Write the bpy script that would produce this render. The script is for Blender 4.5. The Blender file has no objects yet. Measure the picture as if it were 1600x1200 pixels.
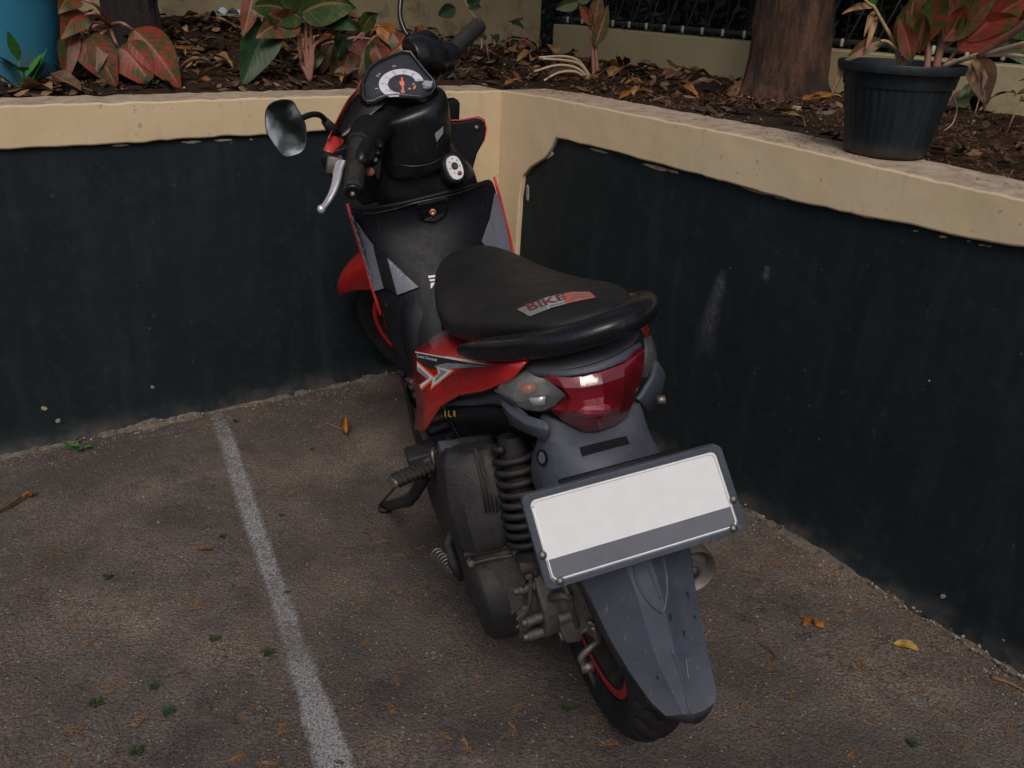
import bpy, bmesh, math, random
from mathutils import Vector, Matrix, noise
from mathutils.bvhtree import BVHTree
random.seed(7)
sc = bpy.context.scene
COL = sc.collection
R_ = math.radians
V = Vector

# ------------------------------------------------------------------ camera
F, PITCH, ROLL, CH = 1373.05, 0.4235, 0.0421, 1.1537      # focal length in px of a 1600 px wide frame, height 1.15 m
up_c = V((math.sin(ROLL)*math.cos(PITCH), -math.cos(ROLL)*math.cos(PITCH), -math.sin(PITCH)))
fw_c = V((0, 0, 1))
Y_c = (fw_c-up_c*fw_c.dot(up_c)).normalized()
X_c = Y_c.cross(up_c)
RC = Matrix((X_c, Y_c, up_c))                            # world = RC @ cam(x right, y down, z forward)
cd = bpy.data.cameras.new('camera')
cam = bpy.data.objects.new('camera', cd); COL.objects.link(cam)
cd.sensor_width = 36; cd.lens = 36*F/1600; cd.clip_start = .02; cd.clip_end = 500
m3 = Matrix((RC @ V((1, 0, 0)), RC @ V((0, -1, 0)), RC @ V((0, 0, -1)))).transposed()
cam.matrix_world = Matrix.Translation((0, 0, CH)) @ m3.to_4x4()
sc.camera = cam
# ------------------------------------------------------------------ light
SUN_EL, SUN_AZ = 48, 176
w = bpy.data.worlds.new('World'); sc.world = w; w.use_nodes = True
nt = w.node_tree; nt.nodes.clear()
sky = nt.nodes.new('ShaderNodeTexSky'); sky.sky_type = 'NISHITA'; sky.sun_disc = False
sky.sun_elevation = R_(SUN_EL); sky.sun_rotation = R_(SUN_AZ)
sky.air_density = 1.0; sky.dust_density = 4.0; sky.ozone_density = 1.0
bg = nt.nodes.new('ShaderNodeBackground'); bg.inputs[1].default_value = .088
wo = nt.nodes.new('ShaderNodeOutputWorld')
nt.links.new(sky.outputs[0], bg.inputs[0]); nt.links.new(bg.outputs[0], wo.inputs[0])
sd = bpy.data.lights.new('sun', 'SUN'); sd.energy = 1.1; sd.angle = R_(22); sd.color = (1, .95, .88)
sun = bpy.data.objects.new('sun', sd); COL.objects.link(sun)
el, az = R_(SUN_EL), R_(SUN_AZ)
sdir = V((math.sin(az)*math.cos(el), math.cos(az)*math.cos(el), math.sin(el)))
sun.rotation_euler = sdir.to_track_quat('Z', 'Y').to_euler()
sc.view_settings.view_transform = 'Standard'; sc.view_settings.look = 'None'
sc.view_settings.exposure = .28; sc.view_settings.gamma = 1; sc.view_settings.use_curve_mapping = False
sc.cycles.max_bounces = 6

# ------------------------------------------------------------------ helpers: materials
class NT:
    def __init__(s, name):
        s.m = bpy.data.materials.new(name); s.m.use_nodes = True
        s.t = s.m.node_tree; s.b = s.t.nodes['Principled BSDF']; s.out = s.t.nodes['Material Output']
        s.tc = s.t.nodes.new('ShaderNodeTexCoord')
    def n(s, ty, **k):
        x = s.t.nodes.new('ShaderNode'+ty)
        for a, b in k.items():
            if a.startswith('i_'):
                x.inputs[int(a[2:]) if a[2:].isdigit() else a[2:].replace('_', ' ')].default_value = b
            else: setattr(x, a, b)
        return x
    def l(s, a, b): s.t.links.new(a, b)
    def noise(s, scale, detail=5, rough=.6, co='Object', vec=None):
        x = s.n('TexNoise'); x.inputs['Scale'].default_value = scale; x.inputs['Detail'].default_value = detail
        x.inputs['Roughness'].default_value = rough
        s.l(vec if vec else s.tc.outputs[co], x.inputs['Vector']); return x.outputs[0]
    def ramp(s, fac, stops):
        x = s.n('ValToRGB'); e = x.color_ramp.elements
        while len(e) < len(stops): e.new(.5)
        for i, (p, c) in enumerate(stops):
            e[i].position = p
            c = (c, c, c) if isinstance(c, (int, float)) else c
            e[i].color = (*c, 1)
        s.l(fac, x.inputs[0]); return x.outputs[0]
    def mix(s, fac, a, b, bt='MIX'):
        x = s.n('MixRGB', blend_type=bt)
        for i, v in enumerate((fac, a, b)):
            if isinstance(v, (int, float)): x.inputs[i].default_value = v if i == 0 else (v, v, v, 1)
            elif isinstance(v, tuple): x.inputs[i].default_value = (*v, 1)
            else: s.l(v, x.inputs[i])
        return x.outputs[0]
    def math(s, op, a, b=0.0):
        x = s.n('Math', operation=op)
        for i, v in enumerate((a, b)):
            if isinstance(v, (int, float)): x.inputs[i].default_value = v
            else: s.l(v, x.inputs[i])
        return x.outputs[0]
    def bump(s, h, st, dist=.01):
        x = s.n('Bump'); x.inputs['Strength'].default_value = st; x.inputs['Distance'].default_value = dist
        s.l(h, x.inputs['Height'])
        if s.b.inputs['Normal'].links: s.l(s.b.inputs['Normal'].links[0].from_socket, x.inputs['Normal'])
        s.l(x.outputs[0], s.b.inputs['Normal'])
    def set(s, **k):
        for a, b in k.items():
            i = s.b.inputs[a.replace('_', ' ')]
            if hasattr(b, 'links') and not isinstance(b, (float, int)): s.l(b, i)
            elif isinstance(b, tuple): i.default_value = (*b, 1)
            else: i.default_value = b

def mat_plain(name, col, rough=.5, var=.25, scale=30, bump=.15, bscale=200, metal=0, spec=.5, coat=0, dust=None, dustamt=.3, scr=0):
    """solid coloured material with wear: value noise, fine bump and optional dust"""
    t = NT(name)
    n1 = t.noise(scale, 6, .65)
    c = t.mix(t.ramp(n1, [(.3, 0.), (.75, 1.)]), tuple(x*(1-var) for x in col), tuple(min(1, x*(1+var)) for x in col))
    if dust:
        n2 = t.noise(scale*.35, 8, .75)
        geo = t.n('NewGeometry'); sep = t.n('SeparateXYZ'); t.l(geo.outputs['Normal'], sep.inputs[0])
        upf = t.ramp(sep.outputs[2], [(.0, .25), (.8, 1.)])
        f = t.math('MULTIPLY', t.math('MULTIPLY', t.ramp(n2, [(.38, 0.), (.7, 1.)]), upf), dustamt)
        c = t.mix(f, c, dust)
    if scr:
        mp = t.n('Mapping'); mp.inputs['Scale'].default_value = (1, 1, .06); mp.inputs['Rotation'].default_value = (.4, .7, .2)
        t.l(t.tc.outputs['Object'], mp.inputs[0])
        n4 = t.noise(260, 2, .5, vec=mp.outputs[0])
        c = t.mix(t.math('MULTIPLY', t.ramp(n4, [(.69, 0.), (.75, 1.)]), scr), c, (.35, .35, .36))
    t.set(Base_Color=c, Metallic=metal)
    t.b.inputs['Specular IOR Level'].default_value = spec
    t.b.inputs['Coat Weight'].default_value = coat
    n3 = t.noise(scale*1.7, 5, .7)
    t.set(Roughness=t.ramp(n3, [(.3, max(.03, rough-.1)), (.7, min(1, rough+.12))]))
    if bump: t.bump(t.noise(bscale, 3), bump, .002)
    return t.m

DUST = (.22, .17, .13)
M = {}
M['black_plastic'] = mat_plain('black plastic', (.008, .009, .012), .45, .3, 40, .25, 900, spec=.18, dust=DUST, dustamt=.03, scr=.10)
M['gloss_black'] = mat_plain('glossy black plastic', (.007, .008, .010), .27, .2, 20, .05, 300, spec=.38, dust=DUST, dustamt=.035, scr=.08)
M['grey_plastic'] = mat_plain('grey plastic', (.054, .063, .088), .45, .22, 18, .35, 1200, dust=(.17, .15, .14), dustamt=.26, scr=.25)
M['slate_plastic'] = mat_plain('slate plastic', (.040, .047, .064), .46, .2, 22, .3, 1400, dust=DUST, dustamt=.28, scr=.3)
M['silver_trim'] = mat_plain('silver grey trim', (.13, .14, .175), .45, .12, 40, .2, 1200, scr=.3, dust=DUST, dustamt=.15)
M['red_paint'] = mat_plain('red paint', (.40, .012, .012), .28, .12, 12, .03, 200, coat=.4, dust=DUST, dustamt=.15, scr=.08)
M['rubber'] = mat_plain('rubber', (.012, .012, .013), .7, .3, 60, .4, 600, spec=.3, dust=DUST, dustamt=.2)
M['vinyl'] = mat_plain('seat vinyl', (.013, .013, .014), .42, .25, 14, .5, 1100, spec=.36, dust=(.10, .09, .075), dustamt=.07)
M['cast'] = mat_plain('cast aluminium', (.16, .145, .13), .55, .35, 60, .5, 500, metal=.6, dust=(.10, .08, .065), dustamt=.8)
M['dirty_black'] = mat_plain('dirty black casing', (.012, .012, .014), .5, .4, 50, .8, 420, spec=.4, dust=(.09, .076, .064), dustamt=.42)
M['steel'] = mat_plain('worn steel', (.22, .20, .18), .45, .35, 60, .3, 500, metal=.8, dust=(.12, .07, .05), dustamt=.6)
M['bright_metal'] = mat_plain('bright lever metal', (.62, .62, .66), .35, .1, 60, .1, 500, metal=.6)
M['muffler'] = mat_plain('muffler metal', (.16, .14, .13), .5, .3, 40, .3, 500, metal=.6, dust=(.12, .09, .07), dustamt=.6)
M['rim_black'] = mat_plain('black rim paint', (.018, .018, .02), .4, .3, 50, .2, 500, dust=DUST, dustamt=.5)
M['red_stripe'] = mat_plain('red rim stripe', (.50, .02, .025), .4, .15, 60, .1, 500, dust=DUST, dustamt=.3)
M['white_ink'] = mat_plain('white print', (.62, .62, .62), .5, .08, 60, 0)
M['dark_ink'] = mat_plain('dark print', (.02, .02, .022), .5, .1, 60, 0)
M['maroon_ink'] = mat_plain('maroon print', (.16, .03, .04), .5, .15, 60, 0)
M['orange_ink'] = mat_plain('orange print', (.75, .10, .02), .5, .1, 60, 0)
M['yellow_ink'] = mat_plain('yellow print', (.60, .38, .04), .5, .2, 60, 0)
M['grey_ink'] = mat_plain('grey print', (.22, .22, .235), .5, .2, 90, 0)
M['red_ink'] = mat_plain('faded red print', (.42, .12, .10), .5, .3, 90, 0)
M['pink_ink'] = mat_plain('pink print', (.28, .10, .17), .5, .3, 90, 0)
M['copper'] = mat_plain('copper screw', (.45, .20, .12), .4, .3, 90, .1, 400, metal=.7)
M['plate_white'] = mat_plain('plate white paint', (.78, .78, .80), .4, .04, 40, .05, 300, dust=DUST, dustamt=.04, scr=.1)
M['plate_grey'] = mat_plain('plate worn grey', (.14, .145, .17), .5, .1, 40, .05, 300)
M['wire'] = mat_plain('dark wire', (.03, .03, .032), .5, .3, 50, .2)
M['wire_pale'] = mat_plain('pale fence bar', (.35, .36, .28), .6, .4, 20, .2)

def glass_mat(name, col, rough, trans, alpha=1.0, coat=.6):
    t = NT(name); t.set(Base_Color=col, Roughness=rough)
    t.b.inputs['Transmission Weight'].default_value = trans
    t.b.inputs['Coat Weight'].default_value = coat; t.b.inputs['Alpha'].default_value = alpha
    return t.m
def lens_red():
    t = NT('red lamp lens')
    n = t.n('TexVoronoi'); n.inputs['Scale'].default_value = 240; t.l(t.tc.outputs['Object'], n.inputs['Vector'])
    n2 = t.noise(9, 3)
    c = t.mix(t.ramp(n2, [(.35, 0.), (.65, 1.)]), (.075, .003, .006), (.20, .007, .014))
    t.set(Base_Color=c, Roughness=.16); t.b.inputs['Coat Weight'].default_value = .7
    t.bump(n.outputs[0], .12, .001); return t.m
M['lens_red'] = lens_red()
M['lens_red_sheen'] = mat_plain('painted lens sheen', (.24, .035, .055), .22, .1, 20, 0, coat=.5)  # reflection and crease highlight put into the lens colour
M['lens_clear'] = glass_mat('clear lamp lens', (.36, .36, .37), .10, .0, .13)
M['reflector'] = mat_plain('lamp reflector', (.16, .155, .155), .30, .5, 26, .5, 120, metal=.4)
M['amber'] = mat_plain('amber bulb', (.30, .085, .03), .25, .2, 90, 0)
def mirror_mat():
    t = NT('mirror glass'); t.set(Base_Color=(.60, .61, .64), Roughness=.05, Metallic=1.0)
    t.bump(t.noise(14, 3), .05, .002); return t.m
M['mirror'] = mirror_mat()
M['dial_glass'] = glass_mat('dial cover', (.5, .55, .6), .08, 0, .16, .8)
M['dial_face'] = mat_plain('dial face', (.006, .007, .014), .5, .2, 40, 0, spec=.1)
M['dial_white'] = mat_plain('dial ring', (.50, .51, .60), .4, .08, 40, 0)

def asphalt():
    t = NT('asphalt')
    big = t.noise(1.9, 5, .6); mid = t.noise(9, 6, .7); fine = t.noise(170, 4, .7)
    c = t.mix(t.ramp(big, [(.36, 0.), (.66, 1.)]), (.098, .079, .068), (.195, .155, .130))
    c = t.mix(t.math('MULTIPLY', t.ramp(mid, [(.36, 1.), (.52, 0.)]), .45), c, (.060, .054, .054))
    c = t.mix(.8, c, t.ramp(fine, [(.32, .22), (.70, 1.75)]), 'MULTIPLY')
    vo = t.n('TexVoronoi'); vo.inputs['Scale'].default_value = 150; t.l(t.tc.outputs['Object'], vo.inputs['Vector'])
    sepc = t.n('SeparateColor'); t.l(vo.outputs['Color'], sepc.inputs[0])
    stain = t.noise(1.1, 3, .5, vec=None); st2 = t.noise(4.2, 6, .65)
    c = t.mix(t.math('MULTIPLY', t.ramp(t.math('ADD', t.math('MULTIPLY', stain, .6), t.math('MULTIPLY', st2, .5)), [(.47, 0.), (.60, 1.)]), .62), c, (.050, .047, .048))
    vc = t.n('TexVoronoi', feature='DISTANCE_TO_EDGE'); vc.inputs['Scale'].default_value = 5.5
    wp = t.n('VectorMath', operation='ADD'); t.l(t.tc.outputs['Object'], wp.inputs[0]); nz = t.n('TexNoise'); nz.inputs['Scale'].default_value = 7; nz.inputs['Detail'].default_value = 6
    sc3 = t.n('VectorMath', operation='SCALE'); sc3.inputs['Scale'].default_value = .32; t.l(t.tc.outputs['Object'], nz.inputs['Vector']); t.l(nz.outputs['Color'], sc3.inputs[0]); t.l(sc3.outputs[0], wp.inputs[1]); t.l(wp.outputs[0], vc.inputs['Vector'])
    crack = t.math('MULTIPLY', t.ramp(vc.outputs['Distance'], [(.0, 1.), (.018, 0.)]), t.ramp(t.noise(2.3, 3), [(.46, 0.), (.58, .6)]))
    c = t.mix(crack, c, (.022, .018, .016))
    spk = t.math('MULTIPLY', t.math('LESS_THAN', vo.outputs['Distance'], .30), t.math('GREATER_THAN', sepc.outputs[0], .955))
    c = t.mix(spk, c, (.27, .24, .20))
    spk2 = t.math('MULTIPLY', t.math('LESS_THAN', vo.outputs['Distance'], .38), t.math('GREATER_THAN', sepc.outputs[1], .93))
    c = t.mix(spk2, c, (.16, .075, .035))
    t.set(Base_Color=c, Roughness=.92)
    t.b.inputs['Specular IOR Level'].default_value = .25
    t.bump(t.noise(7, 4), .5, .02)
    t.bump(t.noise(75, 6, .75), .9, .007)
    v2 = t.n('TexVoronoi'); v2.inputs['Scale'].default_value = 210; t.l(t.tc.outputs['Object'], v2.inputs['Vector'])
    t.bump(v2.outputs[0], .6, .004)
    return t.m
M['asphalt'] = asphalt()
def line_paint():
    t = NT('worn white line paint')
    fine = t.noise(120, 5, .75); mid = t.noise(14, 5, .6); uv = t.n('SeparateXYZ'); t.l(t.tc.outputs['UV'], uv.inputs[0])
    edge = t.math('SUBTRACT', 1.0, t.math('ABSOLUTE', t.math('SUBTRACT', t.math('MULTIPLY', uv.outputs[0], 2.0), 1.0)))   # 0 at edges, 1 centre
    e2 = t.ramp(edge, [(.0, .05), (.25, .62), (.6, .92)])
    wear = t.ramp(uv.outputs[1], [(.0, .62), (.12, .8), (.40, .85), (.60, .72), (.78, .95), (1., 1.)])
    a = t.math('MULTIPLY', e2, wear)
    a = t.math('ADD', a, t.math('MULTIPLY', t.math('SUBTRACT', mid, .5), .45))
    al = t.ramp(t.math('SUBTRACT', a, fine), [(.0, 0.), (.30, 1.)])
    al = t.math('MULTIPLY', al, t.ramp(t.noise(230, 2, .5), [(.38, .35), (.55, .95)]))
    t.set(Base_Color=t.mix(fine, (.20, .19, .19), (.46, .46, .47)), Roughness=.9, Alpha=al)
    t.bump(t.noise(75, 6, .75), .9, .007)
    return t.m
M['line'] = line_paint()

def wall_cream():
    t = NT('cream wall paint')
    n1 = t.noise(3.5, 5, .6); n2 = t.noise(24, 7, .75)
    c = t.mix(t.ramp(n1, [(.3, 0.), (.7, 1.)]), (.55, .425, .265), (.63, .495, .325))
    mp = t.n('Mapping'); mp.inputs['Scale'].default_value = (1, 1, .18); t.l(t.tc.outputs['Object'], mp.inputs[0])
    n3 = t.noise(26, 6, .7, vec=mp.outputs[0])
    c = t.mix(t.math('MULTIPLY', t.ramp(n3, [(.56, 0.), (.74, 1.)]), .35), c, (.30, .23, .155))
    n5 = t.noise(60, 3, .6)
    c = t.mix(t.math('MULTIPLY', t.ramp(n5, [(.66, 0.), (.71, 1.)]), .45), c, (.17, .13, .10))
    geo = t.n('NewGeometry'); sep = t.n('SeparateXYZ'); t.l(geo.outputs['Normal'], sep.inputs[0])
    upf = t.ramp(sep.outputs[2], [(.6, 0.), (.9, 1.)])
    top = t.mix(t.ramp(n2, [(.35, 0.), (.65, 1.)]), (.25, .19, .145), (.47, .375, .28))
    c = t.mix(upf, c, top)
    t.set(Base_Color=c, Roughness=.75)
    t.b.inputs['Specular IOR Level'].default_value = .3
    mp2 = t.n('Mapping'); mp2.inputs['Scale'].default_value = (.35, .35, 1.6); t.l(t.tc.outputs['Object'], mp2.inputs[0])
    t.bump(t.noise(9, 4, .5), .35, .012); t.bump(t.noise(150, 4, .6), .15, .002)
    return t.m
M['cream'] = wall_cream()
def wall_black():
    t = NT('black wall paint')
    n1 = t.noise(2.2, 5, .6); n2 = t.noise(30, 7, .7)
    c = t.mix(t.ramp(n1, [(.3, 0.), (.7, 1.)]), (.0060, .0105, .0125), (.010, .0165, .0215))
    c = t.mix(t.math('MULTIPLY', t.ramp(n2, [(.52, 0.), (.72, 1.)]), .5), c, (.024, .031, .040))
    n3 = t.noise(48, 2, .5)
    c = t.mix(t.math('MULTIPLY', t.ramp(n3, [(.755, 0.), (.78, 1.)]), .5), c, (.11, .105, .10))
    mpx = t.n('Mapping'); mpx.inputs['Scale'].default_value = (1, 1, .14); t.l(t.tc.outputs['Object'], mpx.inputs[0])
    c = t.mix(t.math('MULTIPLY', t.ramp(t.noise(17, 6, .7, vec=mpx.outputs[0]), [(.50, 0.), (.74, 1.)]), .34), c, (.032, .038, .044))
    mpy = t.n('Mapping'); mpy.inputs['Scale'].default_value = (1, 1, .45); mpy.inputs['Rotation'].default_value = (0, .5, .3); t.l(t.tc.outputs['Object'], mpy.inputs[0])
    c = t.mix(t.math('MULTIPLY', t.ramp(t.noise(38, 7, .8, vec=mpy.outputs[0]), [(.625, 0.), (.69, 1.)]), .6), c, (.060, .065, .070))
    sp = t.n('SeparateXYZ'); t.l(t.tc.outputs['Object'], sp.inputs[0])
    low = t.ramp(t.math('ADD', sp.outputs[2], t.math('MULTIPLY', t.math('SUBTRACT', n2, .5), .10)), [(.0, .8), (.06, 0.)])
    c = t.mix(t.math('MULTIPLY', low, t.ramp(t.noise(16, 6), [(.42, 0.), (.6, .7)])), c, (.085, .07, .06))
    t.set(Base_Color=c, Roughness=.66); t.b.inputs['Specular IOR Level'].default_value = .26
    t.bump(t.noise(6, 3), .3, .02); t.bump(t.noise(120, 4), .12, .003)
    return t.m
M['wallblack'] = wall_black()
def cream_back(name, a, b, st):
    t = NT(name)
    n1 = t.noise(3, 6, .65); n2 = t.noise(11, 7, .75)
    c = t.mix(t.ramp(n1, [(.3, 0.), (.7, 1.)]), a, b)
    c = t.mix(t.ramp(n2, [(st, 0.), (st+.2, .85)]), c, (.045, .04, .032))
    t.set(Base_Color=c, Roughness=.85); t.bump(t.noise(40, 5), .4, .006)
    return t.m
M['back_cream'] = cream_back('yellowish back wall paint', (.30, .25, .14), (.40, .34, .20), .62)
M['back_dirty'] = cream_back('stained back wall paint', (.26, .21, .12), (.36, .29, .165), .50)
def soil():
    t = NT('soil')
    n1 = t.noise(6, 6, .7); n2 = t.noise(60, 6, .75)
    c = t.mix(t.ramp(n1, [(.35, 0.), (.65, 1.)]), (.022, .016, .012), (.060, .036, .024))
    c = t.mix(t.math('MULTIPLY', t.ramp(n2, [(.5, 0.), (.7, 1.)]), .6), c, (.10, .055, .032))
    t.set(Base_Color=c, Roughness=.95); t.b.inputs['Specular IOR Level'].default_value = .15
    t.bump(t.noise(30, 6, .75), 1., .03); t.bump(t.noise(140, 5, .75), .8, .008)
    return t.m
M['soil'] = soil()
def bark(name, a, b, c2):
    t = NT(name)
    mp = t.n('Mapping'); mp.inputs['Scale'].default_value = (1, 1, .16); t.l(t.tc.outputs['Object'], mp.inputs[0])
    n1 = t.noise(26, 7, .7, vec=mp.outputs[0]); n2 = t.noise(6, 4)
    c = t.mix(t.ramp(n1, [(.38, 0.), (.62, 1.)]), a, b)
    c = t.mix(t.ramp(n2, [(.48, 0.), (.62, .8)]), c, c2)
    n5 = t.noise(70, 2, .5); c = t.mix(t.ramp(n5, [(.74, 0.), (.77, .7)]), c, (.35, .30, .24))
    t.set(Base_Color=c, Roughness=.9); t.bump(n1, 1., .09); t.bump(t.noise(120, 4), .4, .006)
    return t.m
M['bark'] = bark('reddish bark', (.030, .017, .011), (.19, .088, .052), (.020, .013, .010))
M['bark_dark'] = bark('dark bark', (.012, .009, .007), (.035, .023, .016), (.010, .008, .006))
def pot_mat():
    t = NT('dark plastic pot'); n = t.noise(12, 5)
    mp = t.n('Mapping'); mp.inputs['Scale'].default_value = (1, 1, .12); t.l(t.tc.outputs['Object'], mp.inputs[0])
    c = t.mix(t.ramp(t.noise(60, 4, .6, vec=mp.outputs[0]), [(.4, 0.), (.65, 1.)]), (.006, .0095, .0125), (.012, .018, .024))
    sp = t.n('SeparateXYZ'); t.l(t.tc.outputs['Object'], sp.inputs[0])
    c = t.mix(t.ramp(t.math('ADD', sp.outputs[2], t.math('MULTIPLY', n, .03)), [(.015, .6), (.045, 0.)]), c, (.075, .06, .045))
    t.set(Base_Color=c, Roughness=.5); t.b.inputs['Specular IOR Level'].default_value = .3; t.bump(t.noise(80, 4), .15, .003); return t.m
M['pot'] = pot_mat()
def bucket_mat():
    t = NT('blue plastic tub'); n = t.noise(9, 6, .7)
    c = t.mix(t.ramp(n, [(.3, 0.), (.7, 1.)]), (.014, .135, .235), (.025, .175, .29))
    n2 = t.noise(15, 6, .7)
    sp = t.n('SeparateXYZ'); t.l(t.tc.outputs['Object'], sp.inputs[0])
    mud = t.math('MULTIPLY', t.ramp(n2, [(.46, 0.), (.60, 1.)]), t.ramp(sp.outputs[2], [(.04, .9), (.13, .0)]))
    c = t.mix(mud, c, (.10, .065, .05))
    t.set(Base_Color=c, Roughness=.5); t.bump(n, .15, .004); return t.m
M['bucket'] = bucket_mat()

def leaf_mat(name, base, alt, vein, amt=.5, sc_=55):
    t = NT(name)
    uv = t.n('SeparateXYZ'); t.l(t.tc.outputs['UV'], uv.inputs[0])
    n = t.noise(sc_, 5, .7); n0 = t.noise(16, 3)
    ac = t.math('ABSOLUTE', t.math('SUBTRACT', uv.outputs[0], .5))     # 0 midrib .. .5 edge
    f = t.ramp(t.math('ADD', n, t.math('MULTIPLY', t.math('SUBTRACT', n0, .5), .9)), [(amt-.10, 0.), (amt+.10, 1.)])
    c = t.mix(f, alt, base)
    # side veins slanting off the midrib
    sv = t.math('SINE', t.math('MULTIPLY', t.math('SUBTRACT', uv.outputs[1], t.math('MULTIPLY', ac, .55)), 62.0))
    c = t.mix(t.math('MULTIPLY', t.ramp(sv, [(.86, 0.), (1., 1.)]), .10), c, vein)
    c = t.mix(t.ramp(ac, [(.018, 1.), (.045, 0.)]), c, vein)
    t.set(Base_Color=c, Roughness=.45); t.b.inputs['Specular IOR Level'].default_value = .22
    t.bump(sv, .06, .003); t.bump(t.noise(90, 3), .15, .002)
    return t.m
M['leaf_red'] = leaf_mat('red speckled leaf', (.150, .022, .010), (.022, .034, .008), (.20, .05, .03), .50)
M['leaf_redpink'] = leaf_mat('pink red leaf', (.185, .028, .016), (.040, .048, .010), (.25, .07, .045), .47, 40)
M['leaf_green'] = leaf_mat('speckled green leaf', (0.0240, 0.0480, 0.0120), (0.0800, 0.0840, 0.0280), (0.1600, 0.1040, 0.0480), .40)
M['leaf_dark'] = leaf_mat('dark green leaf', (0.0075, 0.0270, 0.0083), (0.0165, 0.0413, 0.0120), (0.0375, 0.0600, 0.0225), .5)
M['leaf_mix'] = leaf_mat('green and rose leaf', (0.0396, 0.0540, 0.0130), (0.1728, 0.0432, 0.0324), (0.2736, 0.1080, 0.0720), .47)
M['leaf_bright'] = leaf_mat('fresh green leaf', (.03, .13, .025), (.05, .17, .03), (.08, .2, .05), .5)
M['leaf_dry'] = leaf_mat('dry brown leaf', (.115, .062, .032), (.065, .035, .02), (.19, .11, .06), .5)
M['leaf_tan'] = leaf_mat('tan dry leaf', (.24, .14, .065), (.15, .08, .035), (.33, .21, .11), .5)
M['leaf_orange'] = leaf_mat('orange dry leaf', (.27, .10, .02), (.15, .05, .012), (.36, .18, .05), .5)
M['leaf_yellow'] = leaf_mat('yellow leaf', (.32, .22, .04), (.20, .11, .025), (.4, .3, .1), .45)
M['stalk_pink'] = mat_plain('pink stalk', (.24, .105, .08), .5, .25, 40, .2, 300)
M['stalk_pale'] = mat_plain('pale stalk', (.44, .33, .23), .5, .25, 40, .2, 300)
M['straw'] = mat_plain('dry straw', (.32, .21, .11), .7, .3, 40, .2, 300)
M['sprig'] = mat_plain('dry conifer sprig', (.19, .10, .042), .8, .4, 60, 0)
M['needle'] = mat_plain('brown needles', (.19, .075, .035), .85, .5, 25, 0)
M['grit'] = mat_plain('grit', (.13, .105, .09), .9, .6, 12, 0)
M['chip'] = mat_plain('bare plaster', (.30, .25, .19), .9, .35, 60, .6, 200)
M['concrete_crumb'] = mat_plain('crumbled mortar', (.115, .095, .078), .95, .55, 45, .8, 150)
M['weed'] = mat_plain('weed green', (.022, .046, .014), .7, .5, 160, 0)
M['spring_paint'] = mat_plain('sooty spring paint', (.010, .010, .011), .5, .4, 60, .5, 500, spec=.3, dust=(.07, .058, .048), dustamt=.6)
M['litter_brown'] = mat_plain('brown fragments', (.095, .050, .028), .7, .5, 30, 0)
M['litter_dark'] = mat_plain('dark fragments', (.045, .026, .017), .7, .5, 30, 0)
M['litter_tan'] = mat_plain('tan fragments', (.19, .115, .065), .7, .4, 30, 0)
M['pale_wall'] = mat_plain('pale grey wall', (.62, .62, .63), .8, .08, 2, .1)
M['litter'] = mat_plain('pale blue wrapper', (.32, .42, .52), .4, .3, 60, .2)
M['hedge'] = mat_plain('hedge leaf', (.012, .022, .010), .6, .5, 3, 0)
M['dark_backing'] = mat_plain('gloom backing behind hedge', (.008, .010, .007), .95, .4, 5, .3, spec=.05)  # near-black colour standing for the gloom behind the hedge

# ------------------------------------------------------------------ helpers: geometry
class MB:
    def __init__(s): s.v = []; s.f = []; s.mi = []; s.uv = {}
    def add(s, vf, mi=0, uvs=None):
        o = len(s.v); s.v += [tuple(p) for p in vf[0]]
        for f in vf[1]: s.f.append([i+o for i in f]); s.mi.append(mi)
        if uvs:
            for i, u in enumerate(uvs): s.uv[o+i] = u
        return s
    def build(s, name, mats, parent=None, smooth=True, sub=0, bev=0, solid=0, off=-1, bseg=2, ang=None):
        me = bpy.data.meshes.new(name); me.from_pydata(s.v, [], s.f); me.update()
        if not isinstance(mats, (list, tuple)): mats = [mats]
        for m in mats: me.materials.append(M[m] if isinstance(m, str) else m)
        for p, i in zip(me.polygons, s.mi): p.material_index = i; p.use_smooth = smooth
        if s.uv:
            ul = me.uv_layers.new(name='UVMap')
            for lp in me.loops: ul.data[lp.index].uv = s.uv.get(lp.vertex_index, (0, 0))
        bm = bmesh.new(); bm.from_mesh(me); bmesh.ops.recalc_face_normals(bm, faces=bm.faces); bm.to_mesh(me); bm.free()
        o = bpy.data.objects.new(name, me); COL.objects.link(o)
        if parent: o.parent = parent
        if solid:
            md = o.modifiers.new('solid', 'SOLIDIFY'); md.thickness = solid; md.offset = off
        if bev:
            md = o.modifiers.new('bevel', 'BEVEL'); md.width = bev; md.segments = bseg; md.limit_method = 'ANGLE'; md.angle_limit = R_(35)
        if sub:
            md = o.modifiers.new('sub', 'SUBSURF'); md.levels = sub; md.render_levels = sub
        if ang is not None and smooth: me.set_sharp_from_angle(angle=R_(ang))
        return o

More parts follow.
